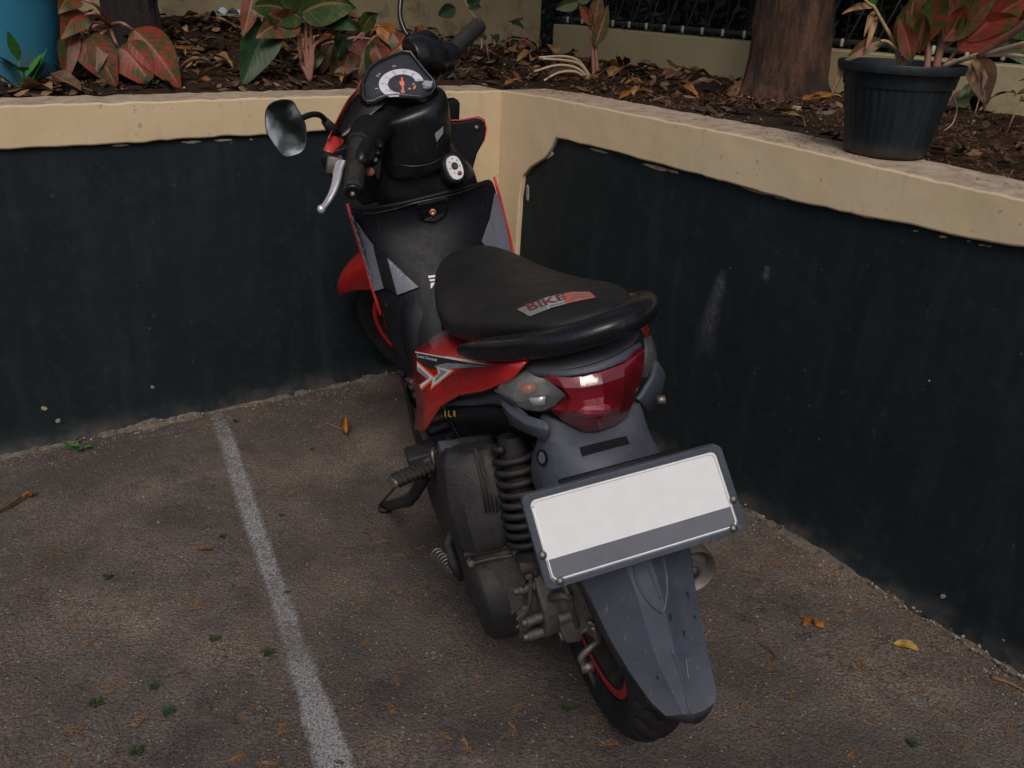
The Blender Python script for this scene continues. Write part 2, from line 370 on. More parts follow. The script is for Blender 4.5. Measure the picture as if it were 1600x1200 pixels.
def loft(secs, closed=True, caps=True):
    n = len(secs[0]); v = [p for s in secs for p in s]; f = []
    for i in range(len(secs)-1):
        for j in range(n if closed else n-1):
            k = (j+1) % n
            f.append((i*n+j, i*n+k, (i+1)*n+k, (i+1)*n+j))
    if closed and caps:
        f.append(list(range(n))[::-1]); f.append([(len(secs)-1)*n+j for j in range(n)])
    return v, f
def tube(path, r, n=10, caps=True):
    path = [V(p) for p in path]; rs = r if isinstance(r, (list, tuple)) else [r]*len(path)
    secs = []; up = None
    for i, p in enumerate(path):
        t = (path[min(i+1, len(path)-1)]-path[max(i-1, 0)]).normalized()
        if up is None: up = t.orthogonal().normalized()
        up = (up-t*up.dot(t)).normalized(); b = t.cross(up)
        rr = rs[i]; ra, rb = rr if isinstance(rr, (tuple, list)) else (rr, rr)
        secs.append([p+up*math.cos(a)*ra+b*math.sin(a)*rb for a in [2*math.pi*j/n for j in range(n)]])
    return loft(secs, True, caps)
def smooth_path(pts, k=6):
    pts = [V(p) for p in pts]; out = []
    for i in range(len(pts)-1):
        p0 = pts[max(i-1, 0)]; p1 = pts[i]; p2 = pts[i+1]; p3 = pts[min(i+2, len(pts)-1)]
        for j in range(k):
            t = j/k
            out.append(.5*((2*p1)+(p2-p0)*t+(2*p0-5*p1+4*p2-p3)*t*t+(3*p1-p0-3*p2+p3)*t**3))
    out.append(pts[-1]); return out
def lathe(prof, axis_o, axis_d, n=32, up=None, caps=True):
    """prof: list of (distance along the axis, radius)"""
    d = V(axis_d).normalized(); o = V(axis_o); u = (V(up) if up else d.orthogonal()).normalized(); b = d.cross(u)
    secs = [[o+d*a+(u*math.cos(t)+b*math.sin(t))*r for t in [2*math.pi*j/n for j in range(n)]] for a, r in prof]
    return loft(secs, True, caps)
def box(c, s, rot=None):
    c = V(c); v = []
    for z in (-1, 1):
        for x, y in ((-1, -1), (1, -1), (1, 1), (-1, 1)):
            p = V((x*s[0]/2, y*s[1]/2, z*s[2]/2)); v.append(c+(rot @ p if rot else p))
    return v, [(3, 2, 1, 0), (4, 5, 6, 7), (0, 1, 5, 4), (1, 2, 6, 5), (2, 3, 7, 6), (3, 0, 4, 7)]
def grid(rows):
    return loft(rows, False, False)
def prism(pts, vec):
    n = len(pts); vec = V(vec); v = [V(p) for p in pts]+[V(p)+vec for p in pts]
    return v, [list(range(n))[::-1], [n+i for i in range(n)]]+[(i, (i+1) % n, n+(i+1) % n, n+i) for i in range(n)]
def rbox(cx, cy, hx, hy, z, n=16, e=3.5):
    """rounded-rectangle ring in the xy plane"""
    out = []
    for j in range(n):
        a = 2*math.pi*j/n; c, s = math.cos(a), math.sin(a)
        out.append(V((cx+hx*math.copysign(abs(c)**(2/e), c), cy+hy*math.copysign(abs(s)**(2/e), s), z)))
    return out
def tag(o, label=None, cat=None, group=None, kind=None):
    if label: o['label'] = label
    if cat: o['category'] = cat
    if group: o['group'] = group
    if kind: o['kind'] = kind
    return o
def empty(name, loc=(0, 0, 0), rz=0):
    o = bpy.data.objects.new(name, None); o.empty_display_size = .1; COL.objects.link(o)
    o.location = loc; o.rotation_euler = (0, 0, rz); return o
def ray(px, py): return (RC @ V((px-800, py-600, F))).normalized()
CO = V((0, 0, CH))
def WZ(px, py, z): d = ray(px, py); return CO+d*((z-CH)/d.z)                     # point of a sight line at a height
def WPL(px, py, o, n): d = ray(px, py); return CO+d*((V(o)-CO).dot(n)/d.dot(n))  # ... on a plane
def WD(px, py, dist): return CO+ray(px, py)*dist

# ================================================================== the place
CX = V((-.071, 2.821, 0)); WA = .6089
DL = V((-math.cos(WA), -math.sin(WA), 0)); DR = V((math.sin(WA), -math.cos(WA), 0))
NA, NB = -DR, -DL                                        # pointing away from the parking bay
def PL(a, b, z=0): return CX+DL*a+DR*b+V((0, 0, z))      # planter coordinates
def on_A(px, py): p = WPL(px, py, CX, NA); return ((p-CX).dot(DL), p.z)
def on_B(px, py): p = WPL(px, py, CX, NB); return ((p-CX).dot(DR), p.z)

# ground
g = MB()
def ground_grid(x0, x1, y0, y1, nx, ny):
    rows = [[V((x0+(x1-x0)*i/nx, y0+(y1-y0)*j/ny, 0)) for i in range(nx+1)] for j in range(ny+1)]
    for r in rows:
        for p in r: p.z = .005*noise.noise(p*1.6)+.0025*noise.noise(p*7)
    return grid(rows)
g.add(ground_grid(-3.2, 3.2, -.6, 3.4, 200, 130))
o = g.build('ground', 'asphalt'); tag(o, kind='structure')
g = MB().add(([V((-60, -60, -.02)), V((60, -60, -.02)), V((60, 60, -.02)), V((-60, 60, -.02))], [(0, 1, 2, 3)]))
o = g.build('wider_ground', 'asphalt'); tag(o, kind='structure')
# white bay line, worn
cl = [(338, 645, 40), (360, 705, 46), (384, 780, 50), (412, 860, 48), (440, 940, 58), (465, 1020, 66), (492, 1100, 76), (515, 1170, 86), (535, 1230, 92)]
L0 = [WZ(a-w_/2, b, .006) for a, b, w_ in cl]; L1 = [WZ(a+w_/2, b, .006) for a, b, w_ in cl]
L0 = smooth_path(L0, 6); L1 = smooth_path(L1, 6)
mb = MB(); n = len(L0); rows = []; uvs = []
for i in range(n):
    rows.append([L0[i].lerp(L1[i], k/6) for k in range(7)])
    for k in range(7):
        q = rows[-1][k]; q.z = .005*noise.noise(V((q.x, q.y, 0))*1.6)+.0025*noise.noise(V((q.x, q.y, 0))*7)+.004
        uvs.append((k/6, i/(n-1)))
mb.add(grid(rows), 0, uvs); o = mb.build('painted_line', 'line'); tag(o, kind='structure')

# planter walls: a cream layer with ragged lower edge over a black plinth
def ragged(pts, step=.02, amp=.003, seed=0, skip=()):
    out = []
    for i, (a, b) in enumerate(pts):
        c, d = pts[(i+1) % len(pts)]
        L = math.hypot(c-a, d-b); k = max(1, int(L/step)) if i not in skip else 1
        for j in range(k):
            t = j/k; x, y = a+(c-a)*t, b+(d-b)*t
            if i not in skip:
                q = V((x*20, y*20, seed)); x += amp*noise.noise(q*1.)+amp*.5*noise.noise(q*4); y += amp*noise.noise(q+V((9, 9, 9)))+amp*.8*noise.noise(q*5)
            out.append((x, y))
    return out
WH = .866
def wall(axis, nrm, outline, length, name, label, thick, seed, s0):
    root = empty(name, CX); tag(root, label, 'wall')
    pts = outline
    # cream coat polygon in (s,z), extruded away from the bay
    v = [axis*s+V((0, 0, z)) for s, z in pts]
    m = MB().add(prism(v, nrm*thick))
    o = m.build('cream_coping', 'cream', root, smooth=True, bev=.005, bseg=3, ang=50)
    # subdivided black face
    rows = []
    for j in range(31):
        z = -.03+(WH-.03+.0)*j/30
        r = []
        for i in range(121):
            s = s0+(length-s0)*i/120
            q = V((s*3, z*3, seed)); dd = .006*noise.noise(q)+.0025*noise.noise(q*4)
            flare = .022*max(0, 1-z/.045)**2*(.6+.8*noise.noise(V((s*9, seed, 1))))
            r.append(axis*s+V((0, 0, z))+nrm*(.013+dd*.6-flare))
        rows.append(r)
    MB().add(grid(rows)).build('black_plinth', 'wallblack', root)
    return root
# left wall (A)
bandA = [on_A(x, y) for x, y in ((0, 235), (90, 230), (200, 224), (300, 217), (400, 212), (500, 205), (560, 200))]
olA = [(-.01, -.03), (-.01, WH), (4.2, WH), (4.2, .772)]+[(s, z) for s, z in bandA]+[(.24, .776), (.20, .74), (.185, .66), (.19, .45), (.18, -.03)]
olA = ragged(olA, .018, .0035, 3, skip=(0, 2))
wA = wall(DL, NA, olA, 4.2, 'planter_wall', 'cream and black planter wall running left from the corner behind the parked scooter', .15, 11, .02)
# right wall (B)
bandB = [on_B(x, y) for x, y in ((1600, 388), (1500, 372), (1420, 352), (1340, 337), (1240, 315), (1150, 290), (1050, 263), (960, 238), (868, 216))]
leftB = [on_B(x, y) for x, y in ((862, 228), (850, 248), (828, 262), (816, 275), (811, 310), (808, 360), (806, 400))]
topB = [on_B(x, y) for x, y in ((784, 141), (860, 150), (960, 172), (1060, 190), (1160, 211), (1300, 243), (1450, 278), (1600, 311))]
olB = [(-.01, -.03), (-.01, WH)]+[(s, min(z, WH+.008)) for s, z in topB[1:]]+[(3.2, .872), (3.2, .775)]+bandB+leftB+[(.125, .2), (.12, -.03)]
olB = ragged(olB, .018, .0018, 8, skip=(0, 8, 9, len(olB)-1))
wB = wall(DR, NB, olB, 3.2, 'planter_wall', 'cream and black planter wall on the right with the plant pot on its ledge', .17, 23, .02)
# paint chips and scuffs on the walls
def chips(parent, axis, nrm, fn, lst, m='chip', lift=-.001, name='bare_patch'):
    for cx, cy, wx, hy, an in lst:
        pts = []
        for k in range(14):
            a = 2*math.pi*k/14; r = 1+.35*noise.noise(V((cx, cy, k)))+random.uniform(-.2, .2)
            x = wx*math.cos(a)*r; y = hy*math.sin(a)*r; c, s_ = math.cos(an), math.sin(an)
            s, z = fn(cx+x*c-y*s_, cy+x*s_+y*c); pts.append(axis*s+V((0, 0, z))+nrm*(.0125+lift))
        MB().add(prism(pts, nrm*.008)).build(name, m, parent, smooth=False)
chips(wB, DR, NB, on_B, [(930, 236, 16, 2.2, .27), (1020, 262, 22, 3, .26), (1045, 268, 12, 2, .26), (1180, 300, 26, 2.6, .27), (1212, 308, 14, 3, .25), (1305, 326, 26, 4, .2), (1345, 338, 20, 3, .25),
     (1425, 362, 5, 1.3, .1), (1468, 371, 6, 2, .1), (1508, 378, 3, 1.3, 0), (1528, 384, 6, 1, .1), (1540, 386, 4, 1, .1), (819, 300, 1.6, 12, 0), (852, 242, 5, 8, .9)])
chips(wA, DL, NA, on_A, [(190, 228, 12, 2, -.05), (300, 223, 15, 2, -.05), (352, 220, 14, 1.8, -.05), (395, 219, 3, 1.5, 0), (70, 641, 5, 3, .2), (92, 660, 4, 3, -.5), (240, 607, 3, 2, 0)])
chips(wB, DR, NB, on_B, [(1468, 935, 4, 3, .5), (1562, 1005, 3, 3, 0), (1446, 597, 1.5, 1.5, 0)])
def scuff():
    t = NT('chalky scuff'); n = t.noise(70, 6, .7); uv = t.n('SeparateXYZ'); t.l(t.tc.outputs['UV'], uv.inputs[0])
    e = t.math('SUBTRACT', 1.0, t.math('ABSOLUTE', t.math('SUBTRACT', t.math('MULTIPLY', uv.outputs[0], 2.0), 1.0)))
    e = t.math('MULTIPLY', t.ramp(e, [(0., 0.), (.8, 1.)]), t.ramp(uv.outputs[1], [(0., 0.), (.15, 1.), (.6, .8), (1., 0.)]))
    t.set(Base_Color=(.09, .095, .11), Roughness=.9, Alpha=t.math('MULTIPLY', e, t.ramp(n, [(.35, .15), (.65, .9)])))
    return t.m
M['scuff'] = scuff()
def scuff_patch(pts, w0, w1):
    rows = []; uvs = []; n = len(pts)
    for i, (x, y) in enumerate(pts):
        ww = w0+(w1-w0)*i/(n-1); r = []
        for k in range(7):
            s, z = on_B(x+(k/6-.5)*ww, y+(k/6-.5)*ww*.3); r.append(DR*s+V((0, 0, z))+NB*.0065); uvs.append((k/6, i/(n-1)))
        rows.append(r)
    MB().add(grid(rows), 0, uvs).build('chalky_scuff', 'scuff', wB)
scuff_patch([(1126, 420), (1122, 445), (1114, 475), (1106, 505), (1100, 535), (1096, 565)], 16, 44)
scuff_patch([(1196, 415), (1194, 428), (1190, 445)], 10, 20)
# soil bed
def soil_z(a, b):
    fa = max(0, min(1, (-b-.15)/.95)); fb = max(0, min(1, (-a-.15)/.9)); wA_ = max(0, min(1, 1+a*1.1))
    p = V((a*3, b*3, 0))
    return .852+.165*fa*wA_+.034*fb+.010*noise.noise(p)+.006*noise.noise(p*4)
def soil_pt(px, py, lift=0):
    z = .86
    for _ in range(12):
        p = WZ(px, py, z); q = p-CX; zn = soil_z(q.dot(DL), q.dot(DR)); z = z+.6*(zn-z)
    p = WZ(px, py, z); return V((p.x, p.y, z+lift))
root_bed = MB()
def bed(a0, a1, b0, b1, na, nb):
    rows = []
    for j in range(nb+1):
        b = b0+(b1-b0)*j/nb
        rows.append([PL(a0+(a1-a0)*i/na, b, soil_z(a0+(a1-a0)*i/na, b)+.004*noise.noise(V((i, j, 3.3))*.7)) for i in range(na+1)])
    return grid(rows)
root_bed.add(bed(-1.05, 4.2, -1.15, -.14, 260, 60)); root_bed.add(bed(-1.05, -.16, -.14, 3.2, 50, 160))
o = root_bed.build('garden_soil', 'soil'); tag(o, kind='structure')
for nm, a0, a1, b0, b1 in (('soil_fill', -1.0, 4.1, -1.1, -.14),): pass
# back walls
def slab(name, p0, p1, z0, z1, th, nrm, m, label):
    v = [p0+V((0, 0, z0)), p1+V((0, 0, z0)), p1+V((0, 0, z1)), p0+V((0, 0, z1))]
    o = MB().add(prism(v, nrm*th)).build(name, m, None, smooth=True, bev=.006, ang=40); tag(o, label, 'wall'); return o
slab('garden_wall', PL(-.93, -1.1), PL(4.4, -1.1), .80, 2.3, .15, NA, 'back_dirty', 'stained yellowish wall standing behind the left planting bed')
# right: low wall under fence, following the photo
B0 = PL(-1.0, -1.1); B1 = PL(-1.0, .42); B2 = PL(-1.12, 3.2)
def poly_wall():
    pts = [B0, B1, B2]; m = MB(); rows = []
    for z, off in ((.80, 0), (.93, 0), (1.008, 0), (1.010, .004), (1.010, .11), (.80, .11)):
        r = []
        for i in range(2):
            for k in range(12):
                p = pts[i].lerp(pts[i+1], k/12); r.append(p+NB*off+V((0, 0, z)))
        r.append(pts[2]+NB*off+V((0, 0, z))); rows.append(r)
    m.add(grid(rows)); o = m.build('low_garden_wall', 'back_cream', None, smooth=False)
    tag(o, 'low cream wall under the metal fence behind the right bed', 'wall')
poly_wall()
# metal fence on the low wall
def fence():
    root = empty('metal_fence', B0); tag(root, 'dark metal fence with slanting pale bars above the low cream wall', 'fence')
    inv = -B0
    def pt(t, z, off=.05):
        L1_ = (B1-B0).length; L2_ = (B2-B1).length; s = t
        p = B0.lerp(B1, s/L1_) if s < L1_ else B1.lerp(B2, (s-L1_)/L2_)
        return p+NB*off+V((0, 0, z))+inv
    T = (B1-B0).length+(B2-B1).length
    for z in (1.035, 1.30, 1.62):
        MB().add(tube([pt(T*i/30, z) for i in range(31)], .008, 6)).build('rail', 'wire', root)
    k = 0; t = .05
    while t < T-.3:
        MB().add(tube([pt(t, 1.02, .055), pt(t, 1.9, .055)], .0035, 6)).build('upright_bar', 'wire', root)
        MB().add(tube([pt(t, 1.022, .045), pt(t+.02, 1.05, .045), pt(t+.26, 1.62, .045)], .003, 6), 0).add(lathe([(-.004, .0), (0, .006), (.02, .006), (.024, .0)], pt(t, 1.022, .04), (0, 0, 1), 8), 1).build('slanting_bar', ['wire', 'wire_pale'], root)
        t += .105
fence()
# hedge behind the fence
def hedge():
    m = MB(); random.seed(21)
    for i in range(21000):
        t = random.random(); base = PL(-1.25-random.random()**1.3*1.3, -2.8+6.0*t)
        z = .75+random.random()*2.3
        c = base+V((0, 0, z)); s = random.uniform(.02, .05); d = V((random.uniform(-1, 1), random.uniform(-1, 1), random.uniform(-1.1, .3))).normalized()
        n_ = d.orthogonal().normalized(); b = d.cross(n_)
        n_ = (n_*math.cos(i)+b*math.sin(i))
        m.add(([c-d*s, c+n_*s*.32, c+d*s, c-n_*s*.32], [(0, 1, 2, 3)]))
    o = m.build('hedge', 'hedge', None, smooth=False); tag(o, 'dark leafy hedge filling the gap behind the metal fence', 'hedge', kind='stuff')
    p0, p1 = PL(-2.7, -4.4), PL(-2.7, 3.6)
    slab('dark_backdrop', p0, p1, 0, 3.4, .1, NB, 'dark_backing', 'near-black backdrop added behind the hedge, its gloom put into the colour')  # added backdrop, coloured near black in place of deep shade
hedge()
random.seed(5)

# ================================================================== the scooter
SX, SY, HD, LN, ST_ = .2102, 1.2247, -.3086, .216, .8168
cH, sH, cL, sL = math.cos(HD), math.sin(HD), math.cos(LN), math.sin(LN)
Mloc = Matrix(((cL*cH, sH, -sL*cH, SX), (-cL*sH, cH, sL*sH, SY), (sL, 0, cL, 0), (0, 0, 0, 1)))
sco = empty('scooter'); sco.matrix_world = Mloc
tag(sco, 'black and red scooter leaning on its side stand in the corner of the bay', 'scooter')
MI = Mloc.inverted(); OL = MI @ CO; MI3 = MI.to_3x3()
def lray(px, py): return (MI3 @ ray(px, py)).normalized()
def P(px, py, y): d = lray(px, py); return OL+d*((y-OL.y)/d.y)          # photo sight line met at a lengthwise station y (scooter axes)
def Px(px, py, x): d = lray(px, py); return OL+d*((x-OL.x)/d.x)
def PP(px, py, o, n): d = lray(px, py); return OL+d*((V(o)-OL).dot(n)/d.dot(n))
HEAD = V((0, .95, .80)); AX = V((0, -math.sin(R_(26.5)), math.cos(R_(26.5))))
SM = Matrix.Rotation(ST_, 3, AX)
def ST(p): return HEAD+SM @ (V(p)-HEAD)
def SV(p): return SM @ V(p)
def steer(vf): return [ST(p) for p in vf[0]], vf[1]

def wheel(name, c, axd, fwd, R, hw, rimR, parent, front=False):
    c = V(c); axd = V(axd).normalized(); fwd = V(fwd).normalized(); upv = axd.cross(fwd)
    # rim (parent part)
    hub = MB()
    hub.add(lathe([(-.055, .0), (-.055, .035), (.055, .035), (.055, .0)], c, axd, 24))
    prof = [(-hw*.62, rimR), (-hw*.60, rimR-.012), (-hw*.35, rimR-.028), (0, rimR-.034), (hw*.35, rimR-.028), (hw*.60, rimR-.012), (hw*.62, rimR)]
    hub.add(lathe(prof, c, axd, 64, caps=False))
    for k in range(5):
        a = 2*math.pi*(k+.3)/5
        for da in (-.13, .13):
            d0 = fwd*math.cos(a)+upv*math.sin(a); d1 = fwd*math.cos(a+da)+upv*math.sin(a+da)
            hub.add(tube([c+d0*.03, c+d1*(rimR-.02)], [(.012, .008), (.009, .007)], 6))
    if front: hub.add(lathe([(.03, .09), (.034, .09), (.034, .05), (.03, .05)], c, -axd, 32, caps=False))
    w_ = hub.build(name, 'rim_black', parent, ang=40)
    st = MB()
    for sgn in (-1, 1): st.add(lathe([(sgn*hw*.60, rimR-.0165), (sgn*(hw*.64), rimR-.015), (sgn*(hw*.66), rimR-.003), (sgn*hw*.60, rimR-.001)], c, axd, 72, caps=False))
    st.build('rim_stripe', 'red_stripe', w_)
    # tyre with cut grooves
    nu, nv = 260, 28; secs = []
    for i in range(nu):
        th = 2*math.pi*i/nu; d = fwd*math.cos(th)+upv*math.sin(th); s_ = []
        for j in range(nv+1):
            a = -1.95+3.9*j/nv
            x = hw*1.02*math.sin(max(-1.57, min(1.57, a))) if abs(a) < 1.57 else math.copysign(hw*(1.02-.35*(abs(a)-1.57)/.38), a)
            hh = R-rimR
            r = R-hh*.52*(1-math.cos(min(abs(a), 1.57))) if abs(a) < 1.57 else R-hh*.52-hh*.48*(abs(a)-1.57)/.38
            ph = (i/nu*34+abs(a)*1.15*(1 if a > 0 else 1)+(0 if a > 0 else .5)) % 1
            if .12 < abs(a) < 1.1 and ph < .22: r -= .006
            if .14 < abs(abs(a)-.30+.18*math.sin(i/nu*34*math.pi)) < .155+.09 and 0: r -= .004
            if abs(a) < .045: r -= .004
            s_.append(c+d*r+axd*x)
        secs.append(s_)
    secs.append(secs[0]); v = [p for s in secs[:-1] for p in s]; f = []
    for i in range(nu):
        for j in range(nv):
            k = (i+1) % nu; f.append((i*(nv+1)+j, i*(nv+1)+j+1, k*(nv+1)+j+1, k*(nv+1)+j))
    MB().add((v, f)).build('tyre', 'rubber', w_, ang=50)
    return w_
rw = wheel('rear_wheel', (0.0, 0, .262), (1, 0, 0), (0, 1, 0), .262, .046, .190, sco)
FC = ST((0, 1.256, .25)); FC.x += .005
fwh = wheel('front_wheel', FC, SV((1, 0, 0)), SV((0, 1, 0)), .25, .041, .190, sco, True)
# forks and front fender
def steered_off(p): q = ST(p); q.x += .005*max(0, min(1, (.75-V(p).z)/.4)); return q
for sx in (-.062, .062):
    MB().add(tube([steered_off((sx, 1.245, .25)), steered_off((sx, 1.11, .52)), steered_off((sx*.8, .99, .76))], [.017, .019, .02], 12)).build('fork_leg', 'dirty_black', sco)
rows = []
for i in range(13):
    a_ = 42+72*i/12; a = R_(a_); r_ = []; rin = .285-.075*min(1, (a_-42)/36)
    for t, rr in ((-1, rin), (-1.02, .27 if rin < .27 else rin+.003), (-.97, .288), (-.8, .300), (-.4, .308), (0, .310), (.4, .308), (.8, .300), (.97, .288), (1.02, .27 if rin < .27 else rin+.003), (1, rin)):
        taper = .72 if i == 0 else (.9 if i == 1 else 1)
        r_.append(steered_off((t*.060*taper, 1.256+rr*math.cos(a), .25+rr*math.sin(a))))
    rows.append(r_)
MB().add(grid(rows)).build('front_fender', 'red_paint', sco, sub=1, solid=.004)

# ---- seat
def seat_sec(y, w_, zt, zb, cx=0, crown=.35, e=2.6, n=28, yt=0):
    out = []
    cz = (zt+zb)/2; hz = (zt-zb)/2
    for j in range(n):
        a = 2*math.pi*j/n; c, s = math.cos(a), math.sin(a)
        x = w_*math.copysign(abs(c)**(2/e), c); z = cz+hz*math.copysign(abs(s)**(2/e), s)
        if s > 0: x *= (1-.13*s*s)
        out.append(V((x+cx, y+yt*s, z)))
    return out
SEAT = [(.60, .025, .668, .645), (.588, .048, .684, .630), (.56, .070, .694, .620), (.50, .090, .696, .615), (.42, .107, .697, .615), (.33, .120, .703, .625), (.22, .129, .725, .645),
        (.13, .127, .745, .672, .006), (.06, .112, .764, .700, .014), (.0, .096, .776, .722, .020), (-.05, .074, .783, .742, .024), (-.085, .050, .784, .752, .024), (-.10, .03, .778, .757, .024)]
seat = MB().add(loft([seat_sec(*s) for s in SEAT])).build('seat', 'vinyl', sco, sub=2)
# ---- grab rail hugging the rear of the seat
rp = [P(720, 547, .085), P(745, 546, .035), P(800, 543, -.03), P(860, 535, -.095), P(920, 520, -.125), P(970, 502, -.125), P(1004, 483, -.08), P(1008, 472, .0), P(988, 464, .08)]
rr_ = [(.007, .008), (.015, .016), (.018, .022), (.018, .024), (.017, .024), (.017, .024), (.018, .022), (.017, .016), (.008, .008)]
sp_ = smooth_path(rp, 5); rs_ = []
for i in range(len(sp_)):
    k = min(i//5, len(rr_)-2); t = (i-5*k)/5; rs_.append((rr_[k][0]*(1-t)+rr_[k+1][0]*t, rr_[k][1]*(1-t)+rr_[k+1][1]*t))
def rail_tube(path, rs, n=14):
    secs = []
    for i, p in enumerate(path):
        t = (path[min(i+1, len(path)-1)]-path[max(i-1, 0)]).normalized(); zz = V((0, 0, 1)); zz = (zz-t*zz.dot(t)).normalized(); b = t.cross(zz)
        a_, b_ = rs[i]; sec = []
        for j in range(n):
            th = 2*math.pi*j/n; sec.append(p+zz*math.copysign(abs(math.sin(th))**.7, math.sin(th))*a_+b*math.copysign(abs(math.cos(th))**.8, math.cos(th))*b_)
        secs.append(sec)
    return loft(secs)
MB().add(rail_tube(sp_, rs_)).build('grab_rail', 'gloss_black', sco, sub=1)

# ---- black core under the seat and the floor board
core = [rbox(0, .30, .09, .30, .27), rbox(0, .27, .11, .27, .45), rbox(0, .25, .115, .30, .58), rbox(0, .22, .12, .33, .665)]
core = [[V((p.x*(1 if p.y > .25 else .75), max(p.y, .02+(p.z-.27)*-.15), p.z)) for p in s] for s in core]
MB().add(loft(core)).build('under_seat_body', 'black_plastic', sco, sub=1)
fb = MB()
fl = [rbox(0, .62, .17, .30, z, 24, 7) for z in (.285, .30, .325, .335)]
for k, s in enumerate(fl):
    for p in s:
        if k in (0, 3): p.x *= .97
fb.add(loft(fl))
flo = fb.build('floor_board', 'black_plastic', sco, bev=.004)
rb = MB()
for k in range(9): rb.add(box((-.145, .42+.045*k, .340), (.045, .018, .010)))
for k in range(9): rb.add(box((.145, .42+.045*k, .340), (.045, .018, .010)))
rb.add(box((-.115, .60, .338), (.006, .40, .008)))
rb.build('tread_ribs', 'rubber', flo, bev=.002)
MB().add(prism([P(628, 603, .80), P(652, 590, .74), P(655, 594, .74), P(630, 609, .80)], (0, 0, .003))).build('pink_sticker', 'pink_ink', flo, smooth=False)
# left flank of the floor board and the black upright between shield and seat
MB().add(grid([[P(622, 580, .86), P(632, 600, .74), P(642, 640, .60), P(650, 672, .48), P(668, 700, .40)],
               [P(626, 596, .86), P(634, 640, .74), P(640, 670, .60), P(646, 700, .48), P(660, 720, .40)],
               [P(640, 605, .80), P(648, 645, .70), P(655, 680, .56), P(664, 715, .44), P(680, 735, .38)]])).build('floor_flank', 'black_plastic', sco, solid=.006, sub=1)
MB().add(loft([rbox(0, .80, .165, .06, .30, 20, 4), rbox(0, .82, .15, .07, .42, 20, 4), rbox(0, .88, .13, .05, .56, 20, 4)])).build('tunnel', 'black_plastic', sco, sub=1)

# ---- left and right red side panels
cols = [((650, 549, .33), (648, 585, .32), (654, 632, .30), (650, 672, .28)),
        ((674, 553, .26), (674, 588, .255), (674, 632, .245), (667, 672, .24)),
        ((702, 559, .185), (702, 585, .18), (700, 615, .175), (690, 636, .18)),
        ((740, 566, .09), (740, 585, .085), (738, 603, .085), (718, 619, .10)),
        ((782, 571, .0), (780, 584, -.005), (776, 596, -.005), (757, 612, .02)),
        ((820, 571, -.075), (812, 580, -.07), (805, 589, -.065), (797, 596, -.06))]
rows = [[P(*c[k]) for c in cols] for k in range(4)]
top = [P(690, 520, .34), P(704, 524, .27), P(730, 532, .18), P(765, 546, .08), P(800, 557, .0), P(823, 564, -.07)]
for p in top: p.x += .006
rows = [top]+rows
panL = MB().add(grid(rows)).build('side_panel', 'red_paint', sco, solid=.004, off=1, sub=0, ang=35)
tag(panL, 'red side panel with white chevron graphics')
mirr = [[V((-p.x, p.y, p.z)) for p in r] for r in rows]
MB().add(grid(mirr)).build('side_panel', 'red_paint', sco, solid=.004, off=-1, ang=35)
# tail end of the right red panel seen past the rail
MB().add(prism([P(1000, 512, -.06), P(1012, 506, -.03), P(1016, 516, -.03), P(1013, 527, -.05), P(1006, 522, -.06)], (0, .02, 0))).build('side_panel_tip', 'red_paint', sco, bev=.002)

dg = bpy.context.evaluated_depsgraph_get
def bvh_of(o):
    bpy.context.view_layer.update(); return BVHTree.FromObject(o, dg())
def hit(bv, px, py, lift=.0008):
    d = lray(px, py); r = bv.ray_cast(OL, d, 10)
    if r[0] is None: return None
    nn = r[1] if r[1].dot(d) < 0 else -r[1]
    return r[0]+nn*lift
def decal(bv, pts, name, mat, parent, lift=.001, fy=.2, step=5):
    """polygon given on the picture, laid on a real surface"""
    bm = bmesh.new(); vs = [bm.verts.new((x, y, 0)) for x, y in pts]; bm.faces.new(vs)
    xs = [p[0] for p in pts]; ys = [p[1] for p in pts]
    for lo, hi, nrm in ((min(xs), max(xs), (1, 0, 0)), (min(ys), max(ys), (0, 1, 0))):
        t = lo+step
        while t < hi:
            bmesh.ops.bisect_plane(bm, geom=bm.verts[:]+bm.edges[:]+bm.faces[:], plane_co=V(nrm)*t, plane_no=nrm); t += step
    bmesh.ops.triangulate(bm, faces=bm.faces[:])
    last = None
    for v in bm.verts:
        h_ = hit(bv, v.co.x, v.co.y, lift)
        v.co = h_ if h_ else P(v.co.x, v.co.y, fy)
    me = bpy.data.meshes.new(name); bm.normal_update(); bm.to_mesh(me); bm.free(); me.materials.append(M[mat])
    o = bpy.data.objects.new(name, me); COL.objects.link(o); o.parent = parent; return o
def text_decal(bv, s, quad, name, mat, parent, lift=.0016, fy=.2, bold=True):
    """lettering; quad = picture corners of the line of text TL,TR,BR,BL"""
    cu = bpy.data.curves.new('t', 'FONT'); cu.body = s; cu.resolution_u = 2
    if bold: cu.offset = .02
    to = bpy.data.objects.new('t', cu); COL.objects.link(to); bpy.context.view_layer.update()
    me = bpy.data.meshes.new_from_object(to.evaluated_get(dg())); bpy.data.objects.remove(to)
    xs = [v.co.x for v in me.vertices]; ys = [v.co.y for v in me.vertices]; x0, x1, y0, y1 = min(xs), max(xs), min(ys), max(ys)
    TL, TR, BR, BL = [V((*q, 0)) for q in quad]
    for v in me.vertices:
        u = (v.co.x-x0)/(x1-x0); t = (v.co.y-y0)/(y1-y0); q = BL.lerp(BR, u).lerp(TL.lerp(TR, u), t)
        h_ = hit(bv, q.x, q.y, lift) if bv else None
        v.co = h_ if h_ else P(q.x, q.y, fy)
    me.name = name; me.materials.clear(); me.materials.append(M[mat])
    o = bpy.data.objects.new(name, me); COL.objects.link(o); o.parent = parent; return o
bv = bvh_of(panL)
st = decal(bv, [(652, 552), (690, 560), (735, 566), (768, 573), (735, 574), (700, 577), (672, 576), (652, 562)], 'sticker', 'dark_ink', panL, .0010)
